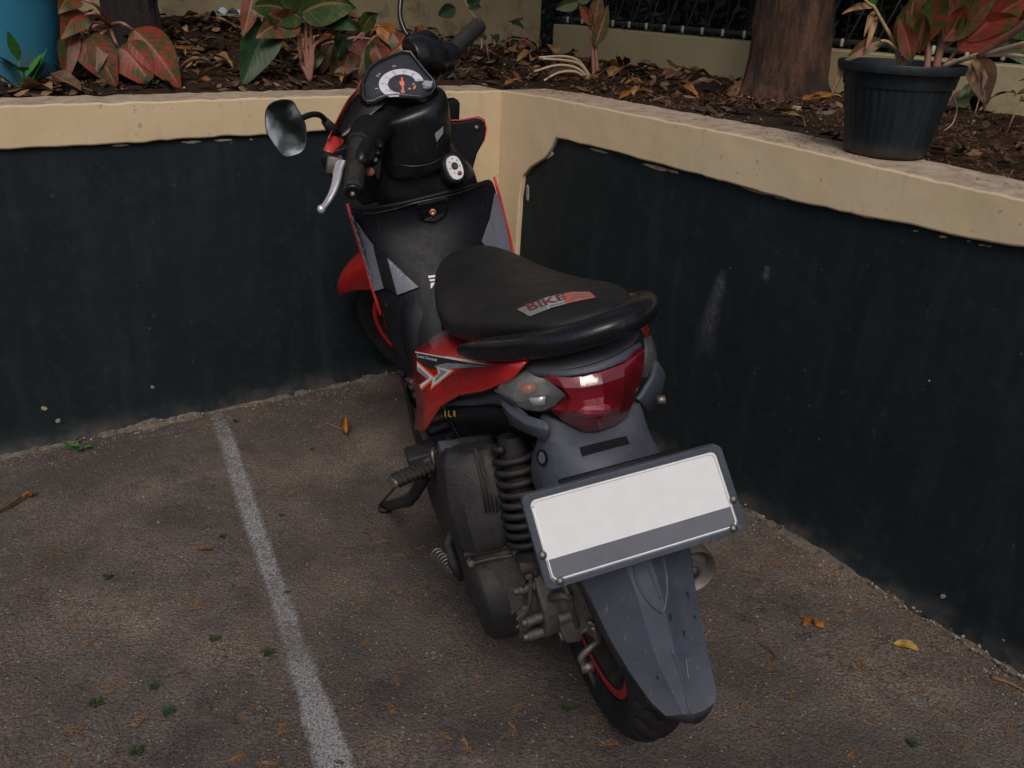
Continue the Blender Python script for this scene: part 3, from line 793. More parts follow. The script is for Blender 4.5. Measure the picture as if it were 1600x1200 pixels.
decal(bv, [(650, 549), (740, 565), (775, 572), (740, 567.5), (650, 551)], 'sticker_edge', 'white_ink', panL, .0016)
decal(bv, [(680, 571), (700, 567), (735, 569), (765, 573), (735, 574), (700, 577), (682, 575)], 'sticker_fade', 'grey_ink', panL, .0014)
text_decal(bv, 'Loox Sortadz', [(653, 553), (685, 560), (684, 564.5), (653, 558)], 'lettering', 'white_ink', panL)
for pts, m_ in (([(652, 563), (683, 590), (660, 610), (656, 604), (668, 592), (653, 580)], 'orange_ink'), ([(653, 567), (679, 590), (659, 606), (657, 601), (672, 591), (653, 576)], 'white_ink'), ([(654, 572), (672, 588), (668, 591), (654, 580)], 'grey_ink'),
                ([(682, 571), (713, 578), (673, 611), (676, 590), (685, 583)], 'orange_ink'), ([(684, 573), (708, 579), (675, 606), (678, 591), (687, 584)], 'white_ink'), ([(687, 576), (700, 580), (681, 597), (682, 590), (690, 582)], 'grey_ink'), ([(686, 584), (691, 583), (687, 590)], 'orange_ink')):
    decal(bv, pts, 'chevron_graphic', m_, panL, {'orange_ink': .0011, 'white_ink': .0015, 'grey_ink': .0019}[m_])
dots = MB()
for k in range(34):
    a = (k % 9)/9; b = k//9; x = 693+5.5*(k % 9)+2*(b % 2); y = 598-3.0*(k % 9)+4.5*b-3; sz = 1.9-.35*b
    if sz <= .6: continue
    h4 = [hit(bv, x-sz, y+sz*.5, .0012), hit(bv, x+sz*.4, y+sz*.9, .0012), hit(bv, x+sz*1.3, y-sz*.3, .0012), hit(bv, x-sz*.1, y-sz*.8, .0012)]
    if all(h4): dots.add((h4, [(0, 1, 2, 3)]))
dots.build('dot_graphic', 'dark_ink', panL)

# ---- seat sticker
bv = bvh_of(seat)
sq = [(808, 484), (855, 465), (895, 457), (922, 457), (931, 466), (895, 473), (862, 482), (828, 495)]
stk = decal(bv, sq, 'seat_sticker', 'plate_grey', seat, .0010, step=6); stk.data.materials[0] = M['grey_sticker'] = mat_plain('grey green sticker', (.20, .22, .18), .45, .2, 60, 0)
decal(bv, [(848, 468), (878, 460), (884, 476), (856, 484)], 'sticker_patch', 'grey_ink', seat, .0012, step=6).data.materials[0] = mat_plain('pale sticker', (.36, .34, .35), .45, .2, 60, 0)
decal(bv, [(878, 460), (895, 457), (922, 457), (931, 466), (895, 473), (884, 475)], 'sticker_patch', 'red_ink', seat, .0012, step=6)
text_decal(bv, 'BIKE', [(820, 477), (881, 460), (886, 468), (828, 487)], 'lettering', 'maroon_ink', seat, .0017)
for q in ([(858, 479), (883, 473), (884, 474.5), (859, 480.5)], [(860, 482), (885, 475.5), (885.5, 476.5), (861, 483)], [(892, 461), (918, 459), (919, 460.5), (893, 462.5)], [(894, 465), (922, 462.5), (923, 464), (895, 466.5)]):
    decal(bv, q, 'worn_print', 'grey_sticker', seat, .0017, step=6)

# ---- tail: grey top plate, lamp, signals
TY = -.13
MB().add(grid([[P(780, 548, .02), P(830, 550, -.04), P(880, 545, -.07), P(930, 532, -.08), P(975, 512, -.06), P(1000, 498, -.03)],
               [P(806, 574, -.04), P(840, 579, -.09), P(885, 578, -.12), P(935, 566, -.13), P(978, 548, -.11), P(1005, 525, -.07)]])).build('tail_top', 'slate_plastic', sco, solid=.004, sub=2)
MB().add(grid([[P(812, 572, -.05), P(845, 577, -.09), P(885, 577, -.125), P(935, 566, -.135), P(978, 548, -.115), P(1006, 524, -.07)],
               [P(818, 588, -.06), P(850, 590, -.10), P(888, 589, -.135), P(938, 581, -.145), P(980, 566, -.125), P(1011, 544, -.08)]])).build('tail_edge', 'grey_plastic', sco, solid=.006, sub=1)
def T(x, y, dy=0): return P(x, y, TY+dy+.00028*abs(x-932)*.9)   # curved tail: further forward off the centre line
lamp = MB()
lamp.add(grid([[T(850, 590), T(872, 589, -.004), T(905, 587, -.008), T(940, 580, -.008), T(975, 568, -.004), T(1008, 546)],
               [T(866, 602), T(880, 606, -.012), T(908, 606, -.016), T(942, 600, -.016), T(976, 588, -.012), T(1007, 572, .004)],
               [T(884, 617), T(892, 622, -.014), T(912, 626, -.02), T(944, 620, -.02), T(974, 611, -.014), T(1001, 600, .004)],
               [T(868, 636), T(886, 641, -.012), T(914, 646, -.028), T(944, 642, -.028), T(969, 635, -.014), T(993, 617, .004)],
               [T(860, 640), T(882, 644, -.006), T(916, 652, -.022), T(942, 650, -.022), T(968, 642, -.01), T(990, 628, .004)],
               [T(876, 656, .004), T(890, 664, .002), T(912, 676, -.002), T(934, 674, -.002), T(962, 665, .002), T(982, 650, .006)]]))
lp_ = lamp.build('tail_light', 'lens_red', sco, solid=.012, smooth=True, bev=.0012, ang=9)
bv = bvh_of(lp_)
decal(bv, [(893, 647), (912, 636), (945, 631), (952, 634), (955, 645), (930, 651), (914, 652)], 'lamp_sheen', 'lens_red_sheen', lp_, .0012)  # pale patch paints the pink reflection on the lower lens
decal(bv, [(931, 653), (935, 652), (942, 668), (937, 670)], 'crease_glint', 'lens_red_sheen', lp_, .0016)  # pale sliver paints the highlight along the lens crease
# turn signals: shell, bulb and reflector
def signal(o_, i_, bulb, refl, yb):
    i_ = [[q.lerp(o_[a][b], .9 if b == 0 else (.45 if b == 1 else 0)) for b, q in enumerate(r)] for a, r in enumerate(i_)]
    sh = MB().add(grid(o_)).build('turn_signal', 'lens_clear', sco, solid=.003, ang=14)
    MB().add(grid(i_)).build('reflector', 'reflector', sh, solid=.002, sub=1)
    if bulb is None: return sh
    MB().add(grid([[P(826, 622, -.112), P(842, 621, -.119), P(852, 619, -.123)], [P(830, 634, -.114), P(842, 634, -.120), P(851, 633, -.122)]])).build('reflector_facet', 'bright_metal', sh, solid=.001)
    b = P(*bulb); MB().add(lathe([(-.012, .0), (-.010, .006), (.0, .0085), (.008, .006), (.011, 0)], b, (1, -.3, .1), 14)).build('bulb', 'amber', sh)
    return sh
sigL = [[P(792, 592, -.055), P(812, 588, -.07), P(835, 588, -.09), P(852, 590, -.105)],
        [P(778, 604, -.03), P(808, 604, -.085), P(845, 600, -.115), P(868, 603, -.125)],
        [P(772, 611, -.025), P(800, 622, -.085), P(842, 618, -.125), P(884, 617, -.13)],
        [P(790, 622, -.05), P(812, 636, -.10), P(838, 640, -.12), P(868, 634, -.125)],
        [P(806, 632, -.07), P(820, 640, -.10), P(836, 643, -.115), P(850, 642, -.12)]]
sigLi = [[p+V((.004, .035, 0)) for p in r] for r in sigL]
def plate_from(rows, name, mat, parent, **k): return MB().add(grid(rows)).build(name, mat, parent, **k)
signal(sigL, sigLi, (826, 607, -.090), None, 0)
sigR = [[P(1008, 528, -.06), P(1017, 524, -.05), P(1022, 532, -.03)], [P(1011, 548, -.08), P(1020, 548, -.06), P(1027, 556, -.035)],
        [P(1008, 572, -.085), P(1017, 572, -.06), P(1025, 572, -.035)], [P(1000, 592, -.08), P(1009, 590, -.06), P(1015, 587, -.035)]]
signal(sigR, [[p+V((-.004, .02, 0)) for p in r] for r in sigR], None, None, 0)

# ---- lower tail covers
plate_from([[P(700, 622, .17), P(740, 620, .10), P(775, 614, .02), P(795, 622, -.03), P(815, 640, -.07)],
            [P(694, 634, .17), P(735, 634, .10), P(775, 630, .02), P(800, 636, -.03), P(830, 652, -.08)]], 'side_skirt', 'grey_plastic', sco, solid=.004)
skl = plate_from([[P(694, 632, .20), P(735, 634, .10), P(775, 632, .02), P(800, 640, -.03), P(835, 660, -.085)],
            [P(686, 650, .20), P(730, 655, .10), P(775, 662, .02), P(805, 672, -.03), P(835, 682, -.085)],
            [P(690, 658, .24), P(735, 672, .16), P(780, 682, .09), P(812, 690, .05), P(835, 694, -.0)]], 'under_panel', 'black_plastic', sco, solid=.004, sub=1)
bv = bvh_of(skl)
for ch, x0_ in (('I', 696), ('L', 702), ('R', 710)):
    text_decal(bv, ch, [(x0_, 642), (x0_+(2 if ch == 'I' else 4.5), 641.5), (x0_+(2 if ch == 'I' else 4.5), 651), (x0_, 650)], 'lettering', 'yellow_ink', skl, .002, .15)
finL = plate_from([[P(784, 622, -.02), P(800, 634, -.055), P(822, 648, -.09), P(853, 658, -.125)],
            [P(782, 630, -.03), P(798, 648, -.07), P(822, 664, -.10), P(853, 672, -.135)],
            [P(797, 664, -.03), P(812, 673, -.065), P(830, 681, -.095), P(851, 690, -.125)]], 'tail_fin', 'grey_plastic', sco, solid=.01, bev=.003)
plate_from([[P(1028, 563, -.03), P(1036, 574, -.02), P(1041, 584, .0)], [P(1022, 590, -.06), P(1033, 598, -.03), P(1038, 604, .0)],
            [P(1004, 620, -.08), P(1018, 628, -.05), P(1030, 630, -.01)], [P(998, 626, -.085), P(1008, 640, -.05), P(1014, 644, -.01)]], 'tail_fin', 'grey_plastic', sco, solid=.008, bev=.003)
MB().add(lathe([(0, .0), (0, .007), (.012, .007), (.014, 0)], P(1026, 626, -.06), (1, -.3, 0), 12)).build('fin_bolt', 'steel', sco)
# tail skirt down to the plate
def curve_rows(spec): return [[P(x, y, yy) for x, y, yy in r] for r in spec]
ts = plate_from(curve_rows([
    [(838, 642, -.065), (853, 645, -.09), (878, 650, -.10), (912, 662, -.10), (938, 660, -.10), (968, 648, -.095), (985, 626, -.085), (1003, 618, -.06)],
    [(838, 690, -.09), (852, 690, -.125), (882, 700, -.15), (915, 703, -.165), (944, 698, -.165), (972, 688, -.15), (997, 668, -.115), (1012, 660, -.09)],
    [(828, 705, -.06), (850, 718, -.13), (884, 726, -.165), (920, 725, -.185), (950, 717, -.185), (985, 700, -.165), (1012, 690, -.12), (1022, 686, -.08)],
    [(826, 725, -.05), (848, 745, -.14), (885, 750, -.18), (925, 748, -.20), (958, 740, -.20), (995, 724, -.18), (1022, 712, -.14), (1036, 706, -.09)],
    [(824, 745, -.05), (842, 770, -.15), (888, 790, -.19), (930, 790, -.205), (968, 780, -.205), (1005, 765, -.19), (1034, 755, -.15), (1048, 745, -.09)],
    [(850, 800, -.05), (878, 830, -.15), (908, 845, -.20), (945, 845, -.215), (985, 838, -.215), (1020, 825, -.20), (1048, 815, -.16), (1060, 805, -.09)]]), 'tail_skirt', 'grey_plastic', sco, solid=.005, sub=1, ang=35)
bv = bvh_of(ts)
decal(bv, [(905, 700), (978, 682), (983, 694), (910, 714)], 'recess_shade', 'black_plastic', ts, .0012, -.18)  # flat black patch painting the shade inside a recess
decal(bv, [(845, 702), (852, 703), (857, 712), (857, 722), (852, 729), (845, 727), (840, 718), (840, 708)], 'reflector_base', 'black_plastic', ts, .0015, -.15)
decal(bv, [(846, 706), (851, 706), (854, 713), (854, 721), (850, 725), (846, 722), (843, 715)], 'reflector', 'plate_grey', ts, .0025, -.15)
# ---- rear mudguard below the plate
mud = plate_from(curve_rows([
    [(862, 840, -.08), (880, 850, -.17), (920, 850, -.20), (960, 848, -.222), (1000, 838, -.222), (1035, 830, -.20), (1062, 822, -.17), (1064, 822, -.10)],
    [(882, 880, -.08), (898, 888, -.19), (935, 886, -.215), (978, 884, -.24), (1018, 876, -.24), (1050, 870, -.215), (1078, 862, -.19), (1080, 862, -.12)],
    [(908, 925, -.10), (925, 940, -.215), (955, 936, -.235), (996, 934, -.26), (1034, 928, -.26), (1062, 922, -.235), (1086, 914, -.215), (1086, 914, -.14)],
    [(936, 985, -.13), (953, 998, -.245), (980, 992, -.26), (1012, 988, -.275), (1046, 982, -.275), (1072, 978, -.26), (1096, 972, -.245), (1096, 972, -.17)],
    [(966, 1040, -.16), (984, 1050, -.27), (1004, 1046, -.28), (1030, 1040, -.292), (1060, 1036, -.292), (1084, 1032, -.28), (1107, 1025, -.27), (1107, 1025, -.20)],
    [(1000, 1095, -.20), (1018, 1098, -.295), (1034, 1094, -.30), (1054, 1090, -.31), (1074, 1087, -.31), (1098, 1083, -.30), (1119, 1076, -.295), (1118, 1076, -.23)],
    [(1026, 1114, -.22), (1040, 1118, -.31), (1052, 1118, -.315), (1068, 1116, -.322), (1082, 1116, -.322), (1100, 1110, -.315), (1117, 1098, -.31), (1115, 1098, -.24)],
    [(1036, 1120, -.23), (1048, 1124, -.305), (1058, 1127, -.31), (1070, 1130, -.315), (1084, 1131, -.315), (1094, 1130, -.31), (1110, 1113, -.305), (1108, 1113, -.25)]]), 'mudguard', 'grey_plastic', sco, solid=.005, ang=24)
bv = bvh_of(mud)
def strip(pts, wpx, name, mat, par, bvx, lift=.0012, fy=-.25):
    l = [(x-wpx/2, y) for x, y in pts]; r = [(x+wpx/2, y) for x, y in pts][::-1]
    return decal(bvx, l+r, name, mat, par, lift, fy)
def ridge_on(bvx, pts, r, name, mat, par):
    q = [hit(bvx, x, y, .0) for x, y in pts]; q = [a for a in q if a]
    if len(q) > 1: MB().add(tube(smooth_path(q, 4), r, 8)).build(name, mat, par)
ridge_on(bv, [(990, 885), (998, 915), (1012, 938), (1034, 957), (1041, 935), (1042, 905), (1036, 870)], .0022, 'moulded_arrow', 'grey_plastic', mud)
ridge_on(bv, [(1012, 885), (1024, 915), (1032, 935)], .0016, 'moulded_arrow', 'grey_plastic', mud)
ridge_on(bv, [(1049, 1015), (1062, 1050), (1072, 1085), (1078, 1115)], .0018, 'moulded_ridge', 'grey_plastic', mud)
scr = MB()
for x, y, dx, dy in ((1073, 925, 3, 9), (1046, 958, 2, 11), (1084, 962, 2, 5), (1067, 985, 3, 10), (1027, 1056, 2, 6)):
    q = [hit(bv, x-1.6, y, .001), hit(bv, x+1.6, y-.5, .001), hit(bv, x+1.6+dx*.6, y+dy, .001), hit(bv, x-.6+dx*.6, y+dy, .001)]
    if all(q): scr.add((q, [(0, 1, 2, 3)]))
scr.build('scrape_marks', 'dark_ink', mud)
scr = MB()
for x, y, dx, dy in ((1071, 1030, 4, 30), (1072, 1030, 7, 2), (1088, 1040, 3, 5), (1020, 1014, 5, 1)):
    q = [hit(bv, x-.5, y, .001), hit(bv, x+.5, y-.4, .001), hit(bv, x+.5+dx, y+dy, .001), hit(bv, x-.5+dx, y+dy+.5, .001)]
    if all(q): scr.add((q, [(0, 1, 2, 3)]))
scr.build('scratch_marks', 'grey_ink', mud)
# ---- number plate with frame
TL, TR, BL, BR = P(812, 775, -.262), P(1123, 692, -.262), P(853, 922, -.292), P(1167, 826, -.292)
pn = (TR-TL).cross(BL-TL).normalized()
if pn.y > 0: pn = -pn
def pq(u, v, n_=0): return TL.lerp(TR, u).lerp(BL.lerp(BR, u), v)+pn*n_
def rrect(u0, u1, v0, v1, r=.035, n=5):
    a = 2.1; out = []
    for cx_, cy_, s in ((u0+r, v0+r*a, 180), (u1-r, v0+r*a, 270), (u1-r, v1-r*a, 0), (u0+r, v1-r*a, 90)):
        for k in range(n+1):
            th = R_(s+90*k/n); out.append((cx_+r*math.cos(th), cy_+r*a*math.sin(th)))
    return out
outer = rrect(0, 1, 0, 1); inner = rrect(.034, .966, .060, .940, .03)
n_ = len(outer); v = [pq(a, b, .004) for a, b in outer]+[pq(a, b, .004) for a, b in inner]+[pq(a, b, -.006) for a, b in outer]+[pq(a, b, -.002) for a, b in inner]
f = []
for i in range(n_):
    j = (i+1) % n_; f += [(i, j, n_+j, n_+i), (i, 2*n_+i, 2*n_+j, j), (n_+i, n_+j, 3*n_+j, 3*n_+i), (2*n_+i, 3*n_+i, 3*n_+j, 2*n_+j)]
plt = MB().add(prism([pq(a, b, .0012) for a, b in rrect(.03, .97, .055, .945, .03)], -pn*.0025)).build('number_plate', 'plate_white', sco, smooth=False)
tag(plt, 'white number plate in a grey frame, its characters unreadable')
MB().add((v, f)).build('plate_frame', 'grey_plastic', plt, bev=.001, ang=30)
rim_ = rrect(.044, .956, .080, .920, .03)
q_ = [pq(a, b, .0016) for a, b in rim_]; MB().add(tube(q_+[q_[0]], .0014, 6)).build('embossed_border', 'plate_white', plt)
MB().add(prism([pq(a, b, .0015) for a, b in ((.038, .70), (.962, .70), (.962, .93), (.038, .93))], pn*.001)).build('lower_bar', 'plate_grey', plt, smooth=False)
for u, v_ in ((.055, .62), (.10, .93), (.945, .62), (.90, .93)):
    MB().add(lathe([(0, .0), (0, .005), (.003, .0048), (.004, 0)], pq(u-.03 if u < .5 else u+.03, v_, .004), pn, 12)).build('screw', 'steel', plt)
MB().add(prism([pq(.2, -.03, -.004), pq(.8, -.03, -.004), pq(.8, 1.0, -.004), pq(.2, 1.0, -.004)], -pn*.006)).build('plate_bracket', 'black_plastic', plt)

# ---- engine side: air box, belt cover, gear case, shock absorber
def ring_px(pts): return [P(*p) for p in pts]
air = []
for (xl, yl, xr, yr, ya, yb) in ((712, 695, 760, 690, .12, .06), (699, 705, 772, 697, .12, .04), (693, 730, 784, 715, .13, .02), (697, 775, 790, 755, .13, .0), (706, 815, 797, 800, .12, -.01), (715, 845, 801, 830, .11, -.02), (724, 862, 800, 846, .10, -.02)):
    dd = .05 if yl < 700 else (.09 if yl < 710 else .12)
    a = P(xl, yl, yb+.02); b = P(xr, yr, yb-.01); c = P(xr, yr, yb-.01)+V((.015, dd, -.03)); d = P(xl, yl, yb+.02)+V((.01, dd, -.03)); m_ = (a+b)/2+V((0, -.012, 0))
    air.append([a, a.lerp(m_, .5)+V((0, -.008, .0)), m_, b.lerp(m_, .5)+V((0, -.006, 0)), b, b.lerp(c, .5), c, d, d.lerp(a, .5)+V((-.008, 0, 0))])
ab = MB().add(loft(air)).build('air_filter_box', 'dirty_black', sco, bev=.006, bseg=3, ang=28)
MB().add(box(P(703, 701, .10), (.035, .03, .016), Matrix.Rotation(.3, 3, 'Y'))).build('bracket_tab', 'grey_plastic', ab, bev=.003)
MB().add(tube(smooth_path([P(776, 858, -.02), P(781, 850, -.03), P(775, 846, -.03)], 4), .0015, 6)).build('red_wire', 'red_stripe', ab)
ridge = MB()
for k in range(4):
    a = k*.3; ridge.add(tube([P(742+3*k, 700+3*k, .02), P(752+6*k, 750, -.005), P(760+6*k, 800, -.025)], .0018, 6))
ridge.build('box_ribs', 'dirty_black', ab)
# belt cover: flat capsule along the left side
def capsule(cx, y0, z0, y1, z1, r0, r1, hx, n=36, e=1):
    out = []
    for j in range(n):
        a = 2*math.pi*j/n
        c, s = math.cos(a), math.sin(a)
        if s*0+c > 0: out.append((y1+r1*c, z1+r1*s))
        else: out.append((y0+r0*c, z0+r0*s))
    return out
def caps_loft(xs, y0, z0, y1, z1, r0, r1):
    return loft([[V((x, y, z)) for y, z in capsule(0, y0, z0, y1, z1, r0*k, r1*k, 0)] for x, k in xs])
cv = MB().add(caps_loft([(-.205, .55), (-.202, .80), (-.192, .95), (-.172, 1.0), (-.150, 1.0)], .045, .285, .42, .27, .088, .095)).build('belt_cover', 'dirty_black', sco, bev=.003, ang=50)
cf = [(731, 874, .03), (752, 862, .02), (795, 856, -.02), (814, 870, -.03), (822, 905, -.045), (816, 948, -.045), (800, 962, -.04), (776, 950, -.02), (748, 915, .01)]
fp = [P(*q) for q in cf]; fc = sum(fp, V())/len(fp)
M['dusty_case'] = mat_plain('dusty case', (.030, .028, .027), .7, .5, 60, .9, 300, dust=(.14, .115, .095), dustamt=1.0)
MB().add(loft([[p+V((.0, .07, .0)) for p in fp], [p+V((0, .004, 0)) for p in fp], [fc+(p-fc)*.94+V((0, -.006, 0)) for p in fp], [fc+(p-fc)*.5+V((0, -.009, 0)) for p in fp]])).build('cover_face', 'dusty_case', cv, bev=.002, ang=25)
rb = MB()
rb.add(tube([P(727, 866, .03), P(760, 861, .0), P(798, 852, -.03)], .004, 6)).add(tube([P(740, 880, .01), P(770, 872, -.015), P(800, 868, -.035)], .002, 6))
rb.add(tube(smooth_path([P(818, 872, -.04), P(829, 905, -.05), P(825, 948, -.05), P(808, 968, -.045)], 4), .003, 6)).add(tube(smooth_path([P(742, 925, .02), P(760, 955, .0), P(785, 975, -.02), P(812, 978, -.04)], 4), .004, 6))
for x, y, yy in ((736, 880, .015), (806, 862, -.045), (826, 900, -.055), (820, 950, -.055), (780, 965, -.03)): rb.add(lathe([(-.008, .006), (.003, .006), (.004, .0)], P(x, y, yy), (0, -1, .2), 8))
rb.build('cover_ribs', 'cast', cv, ang=40)
gc = MB().add(caps_loft([(-.152, 1.02), (-.135, 1.02), (-.128, .93), (-.110, .90)], .04, .285, .40, .27, .085, .092))
gc.add(caps_loft([(-.115, .98), (-.085, .95), (-.062, .80), (-.055, .55)], .0, .285, .12, .285, .078, .07))
gcase = gc.build('gear_case', 'cast', sco, bev=.004, ang=45)
bo = MB()
for a in (150, 185, 215, 250, 285):
    y, z = .04+.094*math.cos(R_(a)), .285+.094*math.sin(R_(a)); bo.add(lathe([(-.03, .009), (.012, .009), (.013, .006), (.02, .006), (.021, 0)], (-.128, y, z), (-1, 0, 0), 10))
for a in (140, 180, 220, 265):
    y, z = .0+.08*math.cos(R_(a)), .285+.08*math.sin(R_(a)); bo.add(lathe([(-.03, .011), (.010, .010), (.011, .0)], (-.085, y, z), (-1, 0, 0), 10))
bo.build('case_bolts', 'cast', gcase, ang=40)
gb = MB()
blk = [(858, 900, -.05), (882, 893, -.07), (905, 900, -.08), (920, 925, -.085), (934, 968, -.09), (930, 978, -.09), (908, 988, -.09), (906, 1001, -.085), (884, 1004, -.08), (874, 985, -.07), (866, 955, -.06), (858, 930, -.05)]
bp = [P(*q) for q in blk]; bc = sum(bp, V())/len(bp)
gb.add(loft([[p+V((.01, .10, .01)) for p in bp], bp, [bc+(p-bc)*.93+V((0, -.008, 0)) for p in bp], [bc+(p-bc)*.55+V((0, -.013, 0)) for p in bp]]))
gb.build('gear_block', 'cast', gcase, bev=.003, ang=30)
rb = MB()
rb.add(tube([P(880, 905, -.09), P(892, 940, -.10), P(903, 980, -.10)], .004, 8)).add(tube([P(905, 990, -.098), P(934, 970, -.098)], .004, 8)).add(tube([P(862, 935, -.075), P(880, 930, -.095), P(894, 934, -.10)], .007, 8))
rb.build('case_ribs', 'cast', gcase)
# crankcase and exhaust pipe, mostly hidden
MB().add(loft([rbox(0, .42, .09, .16, z, 16) for z in (.13, .16, .30, .38)])).build('engine_block', 'dirty_black', sco, bev=.006)
# shock absorber
A = P(802, 690, .0); B = P(826, 858, -.045); dx = (B-A).normalized(); u = dx.orthogonal().normalized(); b = dx.cross(u); LL = (B-A).length
sh = MB().add(lathe([(-.01, .0), (-.01, .022), (.012, .024), (LL*.55, .020), (LL*.56, .013), (LL*.98, .013), (LL, .024), (LL+.012, .024), (LL+.014, 0)], A, dx, 18)).build('shock_absorber', 'dirty_black', sco, ang=40)
hp = []
turns = 9.5
for i in range(260):
    t = i/259; th = t*turns*2*math.pi; rr = .031-.003*t
    hp.append(A+dx*(LL*(.02+.94*(t**.92)))+(u*math.cos(th)+b*math.sin(th))*rr)
MB().add(tube(hp, .0055, 8)).build('coil_spring', 'spring_paint', sh)
MB().add(lathe([(-.018, .0), (-.018, .014), (.018, .014), (.018, 0)], B+dx*.02, (1, 0, 0), 14)).add(tube([B+dx*.02, B+dx*.02+V((.01, .03, -.06))], .012, 8)).build('shock_mount', 'cast', sh)
# brake arm and cable end
br = MB()
br.add(tube(smooth_path([P(926, 978, -.10), P(934, 1000, -.105), P(922, 1012, -.11), P(908, 1028, -.11), P(918, 1044, -.115)], 4), .0065, 8))
br.add(tube([P(916, 1036, -.115), P(930, 1070, -.12)], .0035, 8)).add(lathe([(-.01, .0), (-.01, .009), (.01, .009), (.01, 0)], P(918, 1042, -.115), (1, -.2, 0), 12))
br.add(tube(smooth_path([P(930, 978, -.105), P(920, 972, -.10), P(920, 985, -.10), P(933, 995, -.105)], 4), .004, 6))
br.build('brake_arm', 'steel', sco)
MB().add(tube(smooth_path([P(932, 990, -.105), P(938, 975, -.09), P(930, 962, -.06), P(915, 950, -.03)], 5), .003, 8)).build('brake_cable', 'black_plastic', sco)
# kick lever spring
kb = P(702, 868, .16)
ks = MB().add(tube([P(706, 828, .17), P(700, 850, .16), P(708, 880, .14), P(722, 905, .13)], [.008, .010, .010, .007], 8)).build('kick_bracket', 'dirty_black', sco)
hp = [P(682, 864, .15)+(P(708, 890, .14)-P(682, 864, .15))*(i/99)+V((math.cos(i*.42)*.010, 0, math.sin(i*.42)*.010)) for i in range(100)]
MB().add(tube(hp, .002, 6)).build('return_spring', 'steel', ks)
# passenger peg with side stand
pg = MB()
a = P(672, 728, .27); b = P(616, 752, .24); d = (b-a).normalized(); L_ = (b-a).length
pg.add(rail_tube([a+d*L_*k/8 for k in range(9)], [(.008, .016)]*9))
peg = pg.build('foot_peg', 'rubber', sco, bev=.002)
rb = MB()
for k in range(8): rb.add(rail_tube([a+d*L_*(k+.2)/8, a+d*L_*(k+.55)/8], [(.0115, .0185)]*2))
rb.build('peg_ribs', 'rubber', peg)
MB().add(rail_tube([b-d*.001, b+d*.006], [(.0085, .0155)]*2)).build('peg_end', 'steel', peg, bev=.002)
MB().add(tube([P(690, 715, .30), P(668, 720, .28), P(655, 745, .27)], .014, 10)).add(box(P(662, 715, .30), (.06, .05, .04))).build('peg_bracket', 'dirty_black', sco, bev=.004)
MB().add(tube(smooth_path([P(690, 700, .32), P(676, 704, .28), P(678, 728, .27), P(670, 745, .27)], 4), .004, 6)).build('peg_hinge', 'steel', sco)
# side stand leg reaches the ground
s0 = V((-.12, .36, .26)); foot = MI @ V((WZ(603, 793, .01)))
MB().add(tube([P(664, 742, .30), P(652, 765, .32), P(640, 783, .34), P(603, 793, .36)], [.013, .012, .011, .007], 10)).add(tube([P(620, 758, .26), P(594, 788, .33), P(600, 794, .35)], .0025, 6)).build('side_stand', 'dirty_black', sco)
MB().add(tube([P(648, 775, .33), foot+V((0, 0, .004))], [.010, .009], 10)).add(lathe([(0, .0), (0, .02), (.005, .02), (.006, 0)], foot, (0, 0, 1), 12)).build('stand_foot', 'dirty_black', sco)
# muffler on the right
mo = P(1084, 893, -.04); md = V((.0, 1, -.03))
mf = MB().add(lathe([(.0, .012), (.0, .0165), (.012, .0165), (.014, .030), (.0, .037), (-.002, .0395), (.006, .0415), (.05, .042), (.10, .0445), (.30, .043), (.36, .03), (.40, .018)], mo, md, 36)).build('muffler', 'muffler', sco, ang=35)
MB().add(lathe([(-.004, .0), (-.004, .0095), (-.001, .0105), (-.001, .0)], mo+V((-.0, -.0, 0)), md, 20)).build('pipe_mouth_shade', 'dark_ink', mf)  # dark disc standing for the shade inside the pipe mouth
MB().add(tube(smooth_path([V((.10, .36, .20)), V((.08, .5, .14)), V((.03, .55, .16))], 5), .014, 10)).build('exhaust_pipe', 'muffler', mf)
MB().add(loft([rbox(mo.x-.01, .15, .006, .10, z, 16) for z in (mo.z+.02, mo.z+.06)])).build('heat_shield', 'black_plastic', mf, bev=.002)
# inner hugger between wheel and body
rows = []
for i in range(12):
    a = R_(28+100*i/11); rows.append([V((t*.058, .285*math.cos(a)-.0, .262+(.285-.03*abs(t)**3)*math.sin(a))) for t in (-1, -.8, -.4, 0, .4, .8, 1)])
MB().add(grid(rows)).build('inner_fender', 'black_plastic', sco, solid=.003, sub=1)

